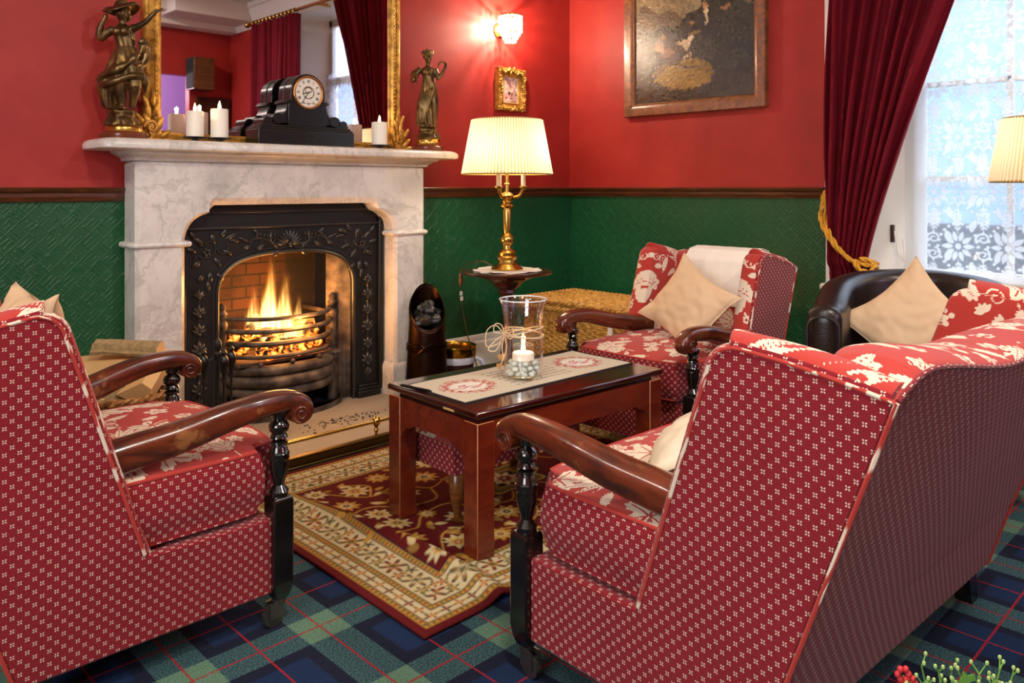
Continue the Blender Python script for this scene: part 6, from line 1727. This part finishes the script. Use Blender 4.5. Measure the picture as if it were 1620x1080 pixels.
for i, (x, y) in enumerate(((-.05, 0), (.05, 0), (0, -.05))):
    g = G().lathe([(.005, .09), (.005, .29), (.012, .30), (.007, .32), (.015, .345), (.019, .37), (.016, .39), (.008, .40), (.012, .412), (.004, .424)], 14, x * 1.15, y * 1.15)
    if i == 0: g.box(x * 1.15 - .025, x * 1.15 + .025, y - .003, y + .003, .03, .10)
    elif i == 1: g.lathe([(.012, .03), (.022, .04), (.020, .09), (.006, .10)], 12, x * 1.15, y * 1.15)
    else: g.tube([(x, y * 1.15, .095), (x, y * 1.15, .035)], .004, 6)
    o = obj('fire_tool', g, M_RAIL, loc=(-2.565, -.375, .012))
    tag(o, ['black fire shovel hanging on the left of the tool stand', 'black hearth brush hanging on the right of the tool stand', 'black poker hanging at the front of the tool stand'][i], 'fire tool')

# ------------------------------------------------------------------ floor lamp at the right, speaker, flowers
fl2 = thing('floor_lamp', 'brass floor lamp whose pleated cream shade enters at the right edge by the window', 'floor lamp', (-.20, -2.745, 0))
obj('base', G().lathe([(.0, 0), (.125, 0), (.125, .012), (.10, .025), (.03, .04), (.015, .06)], 40, cap=False), M_BRASS, fl2)
obj('pole', G().lathe([(.011, .05), (.011, 1.0), (.018, 1.01), (.012, 1.03), (.01, 1.2)], 16), M_BRASS, fl2)
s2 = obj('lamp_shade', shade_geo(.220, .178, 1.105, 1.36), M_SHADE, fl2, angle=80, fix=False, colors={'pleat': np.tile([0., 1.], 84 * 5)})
obj('shade_trim', G().tube([(.22 * math.cos(a), .22 * math.sin(a), 1.105) for a in np.linspace(0, 2 * PI, 97)[:-1]], .0045, 6, True).tube([(.178 * math.cos(a), .178 * math.sin(a), 1.36) for a in np.linspace(0, 2 * PI, 81)[:-1]], .004, 6, True), simple('gold braid', 'a8873e', .7), s2)
obj('bulb', G().lathe([(.012, 1.19), (.03, 1.21), (.032, 1.235), (.004, 1.265)], 16), M_BULB, fl2)
spk = thing('wall_speaker', 'brown wall speaker with dark cloth front reflected in the mirror', 'speaker', (-.40, YB, 2.12))
obj('cabinet', G().box(-.10, .12, .02, .22, 0, .34), mat_wood('walnut cabinet', '4a2c14', '6b4422', .4), spk, bevel=.004)
obj('grille', G().box(-.106, -.10, .03, .21, .01, .33), simple('speaker cloth', '1f2320', .9), spk, smooth=False)
obj('bracket', G().box(-.03, .05, 0, .02, .1, .24), M_IRON, spk)
fw = thing('potted_flowers', 'pot of fine green sprigs with red flowers at the bottom right corner', 'potted plant', (-2.862, -3.180, 0))
obj('pot', G().lathe([(.0, 0), (.045, 0), (.062, .30), (.066, .30), (.066, .325), (.056, .325), (.05, .28), (.0, .28)], 32, cap=False), M_TERRA, fw)
obj('soil', G().lathe([(.0, .285), (.054, .285)], 24, cap=False), M_COAL, fw)
rnd = random.Random(12)
def W2(px, py, t):      # a spot above the pot where a sprig tip should end (metres, relative to the pot)
    return (px, py, t)
g = G(); gl = G(); gf = G()
tips = [(-.058, .052, .455), (-.036, .034, .478), (-.045, .030, .462), (-.018, .020, .470), (.0, .0, .466), (-.005, -.010, .452), (.018, -.016, .468), (.036, -.034, .474), (.046, -.046, .468), (.02, -.03, .455), (-.03, .045, .445), (.05, -.03, .445), (-.05, .02, .44), (.03, .02, .45), (-.02, -.03, .43)]
for i, (x, y, z) in enumerate(tips):
    p = bez([(x * .15, y * .15, .28), (x * .5, y * .5, .37), (x, y, z)], 10); g.tube(p, [.0018 - .0008 * q / 10 for q in range(11)], 6)
    for q in range(4, 11):
        for s_ in (1, -1):
            b = p[q]; d = Vector((rnd.uniform(-1, 1), rnd.uniform(-1, 1), .9)).normalized() * rnd.uniform(.008, .018)
            g.tube([b, b + d * .6, b + d], [.0011, .0009, .0007], 5); gl.ball(tuple(b + d), (.0024, .0024, .003), 6, 4)
obj('stems', g, M_LEAF, fw); obj('buds', gl, simple('pale green buds', '9fb86a', .6), fw)
for (x, y, z) in ((-.054, .050, .470), (-.048, .044, .458)):
    for q in range(6):
        a = q * 1.05; gf.ball((x + .007 * math.cos(a) * .7, y + .007 * math.cos(a) * -.7, z + .007 * math.sin(a)), (.004, .004, .0045), 8, 6)
obj('flower', gf, M_PETAL, fw)
obj('leaf', G().prism([(0, 0), (.008, .006), (.006, .012), (.014, .014), (.012, .022), (.004, .020), (-.002, .026), (-.004, .016), (-.010, .012), (-.004, .006)], -.0005, .0005, axis='y').move(Matrix.Translation((.002, -.004, .448)) @ Matrix.Rotation(-.775, 4, 'Z')), M_LEAF, fw, smooth=False)

# ------------------------------------------------------------------ lights
for i, (x, y) in enumerate(((-3.35, -3.15), (-1.7, -3.9), (-4.9, -1.7))):  # opal ceiling fixtures added out of view to fill the room with light
    cl = thing('ceiling_light', ['round opal ceiling light above the seats', 'round opal ceiling light nearer the window', 'round opal ceiling light on the left of the room'][i], 'ceiling light', (x, y, ZC))
    obj('rim', G().lathe([(.19, 0), (.20, -.02), (.19, -.04), (.17, -.04), (.17, 0)], 40, cap=False), M_BRASS, cl)
    obj('diffuser', G().lathe([(.17, -.03), (.16, -.035), (.001, -.036)], 40, cap=False), mat_emit('opal diffuser', (1, .86, .68, 1), 3), cl)
    l = bpy.data.lights.new('ceiling lamp', 'AREA'); l.shape = 'DISK'; l.size = .34; l.energy = (56, 52, 26)[i]; l.color = (1, .90, .78)
    o = bpy.data.objects.new('ceiling_lamp_light', l); o.location = (x, y, ZC - .045); col.objects.link(o)
l = bpy.data.lights.new('window daylight', 'AREA'); l.shape = 'RECTANGLE'; l.size = 1.75; l.size_y = 1.8; l.energy = 88; l.color = (1, .96, .92)  # area light added behind the side opening to brighten the chair sides
o = bpy.data.objects.new('daylight_through_side_window', l); o.location = (XL - .14, -3.5, 1.68); o.rotation_euler = (0, -PI / 2, 0); col.objects.link(o)
lamp('sconce_glow', (-.645, -.062, 2.05), 22, (1, .80, .58), .012); lamp('sconce_glow', (-.645, -.138, 2.05), 26, (1, .80, .58), .012)
for i in range(3):
    a = -.775 + i * 2.094; lamp('table_lamp_glow', (SX + .085 * math.cos(a), SY + .085 * math.sin(a), SZ + .628), 2.2, (1, .88, .70), .02)
lamp('floor_lamp_glow', (-.20, -2.745, 1.29), 3, (1, .84, .62), .03)
lamp('fire_glow', (FX - .01, .06, .52), 13, (1, .42, .10), .09)
lamp('fire_glow', (FX + .02, -.12, .46), 12, (1, .42, .10), .07)
lamp('passage_glow', (-1.0, YB - .8, 2.2), 60, (1, .85, .98), .1)
for (x, y, z) in ((-2.548, -.115, ZM + .155), (-2.442, -.12, ZM + .172), (-1.607, -.13, ZM + .162), (VX, VY, VZ + .108)):
    lamp('candle_glow', (x, y, z), 1.0, (1, .62, .26), .008)

# ------------------------------------------------------------------ camera
cam = bpy.data.cameras.new('camera'); cam.sensor_width = 36; cam.lens = 28.0; cam.shift_y = -.150; cam.clip_start = .05
co = bpy.data.objects.new('camera', cam); co.location = (-3.966, -3.5, 1.08); co.rotation_euler = (PI / 2, 0, -math.atan(1260 / 1285)); co.rotation_euler[2] = -(PI / 2 - math.atan2(.7140, .7001))
col.objects.link(co); sc.camera = co
vs_ = sc.view_settings; vs_.view_transform = 'Standard'; vs_.look = 'None'; vs_.gamma = 1; vs_.use_curve_mapping = False; vs_.exposure = 0.0
sc.cycles.use_denoising = True
sc.cycles.max_bounces = 8; sc.cycles.transparent_max_bounces = 24; sc.cycles.sample_clamp_indirect = 6; sc.cycles.volume_step_rate = .5
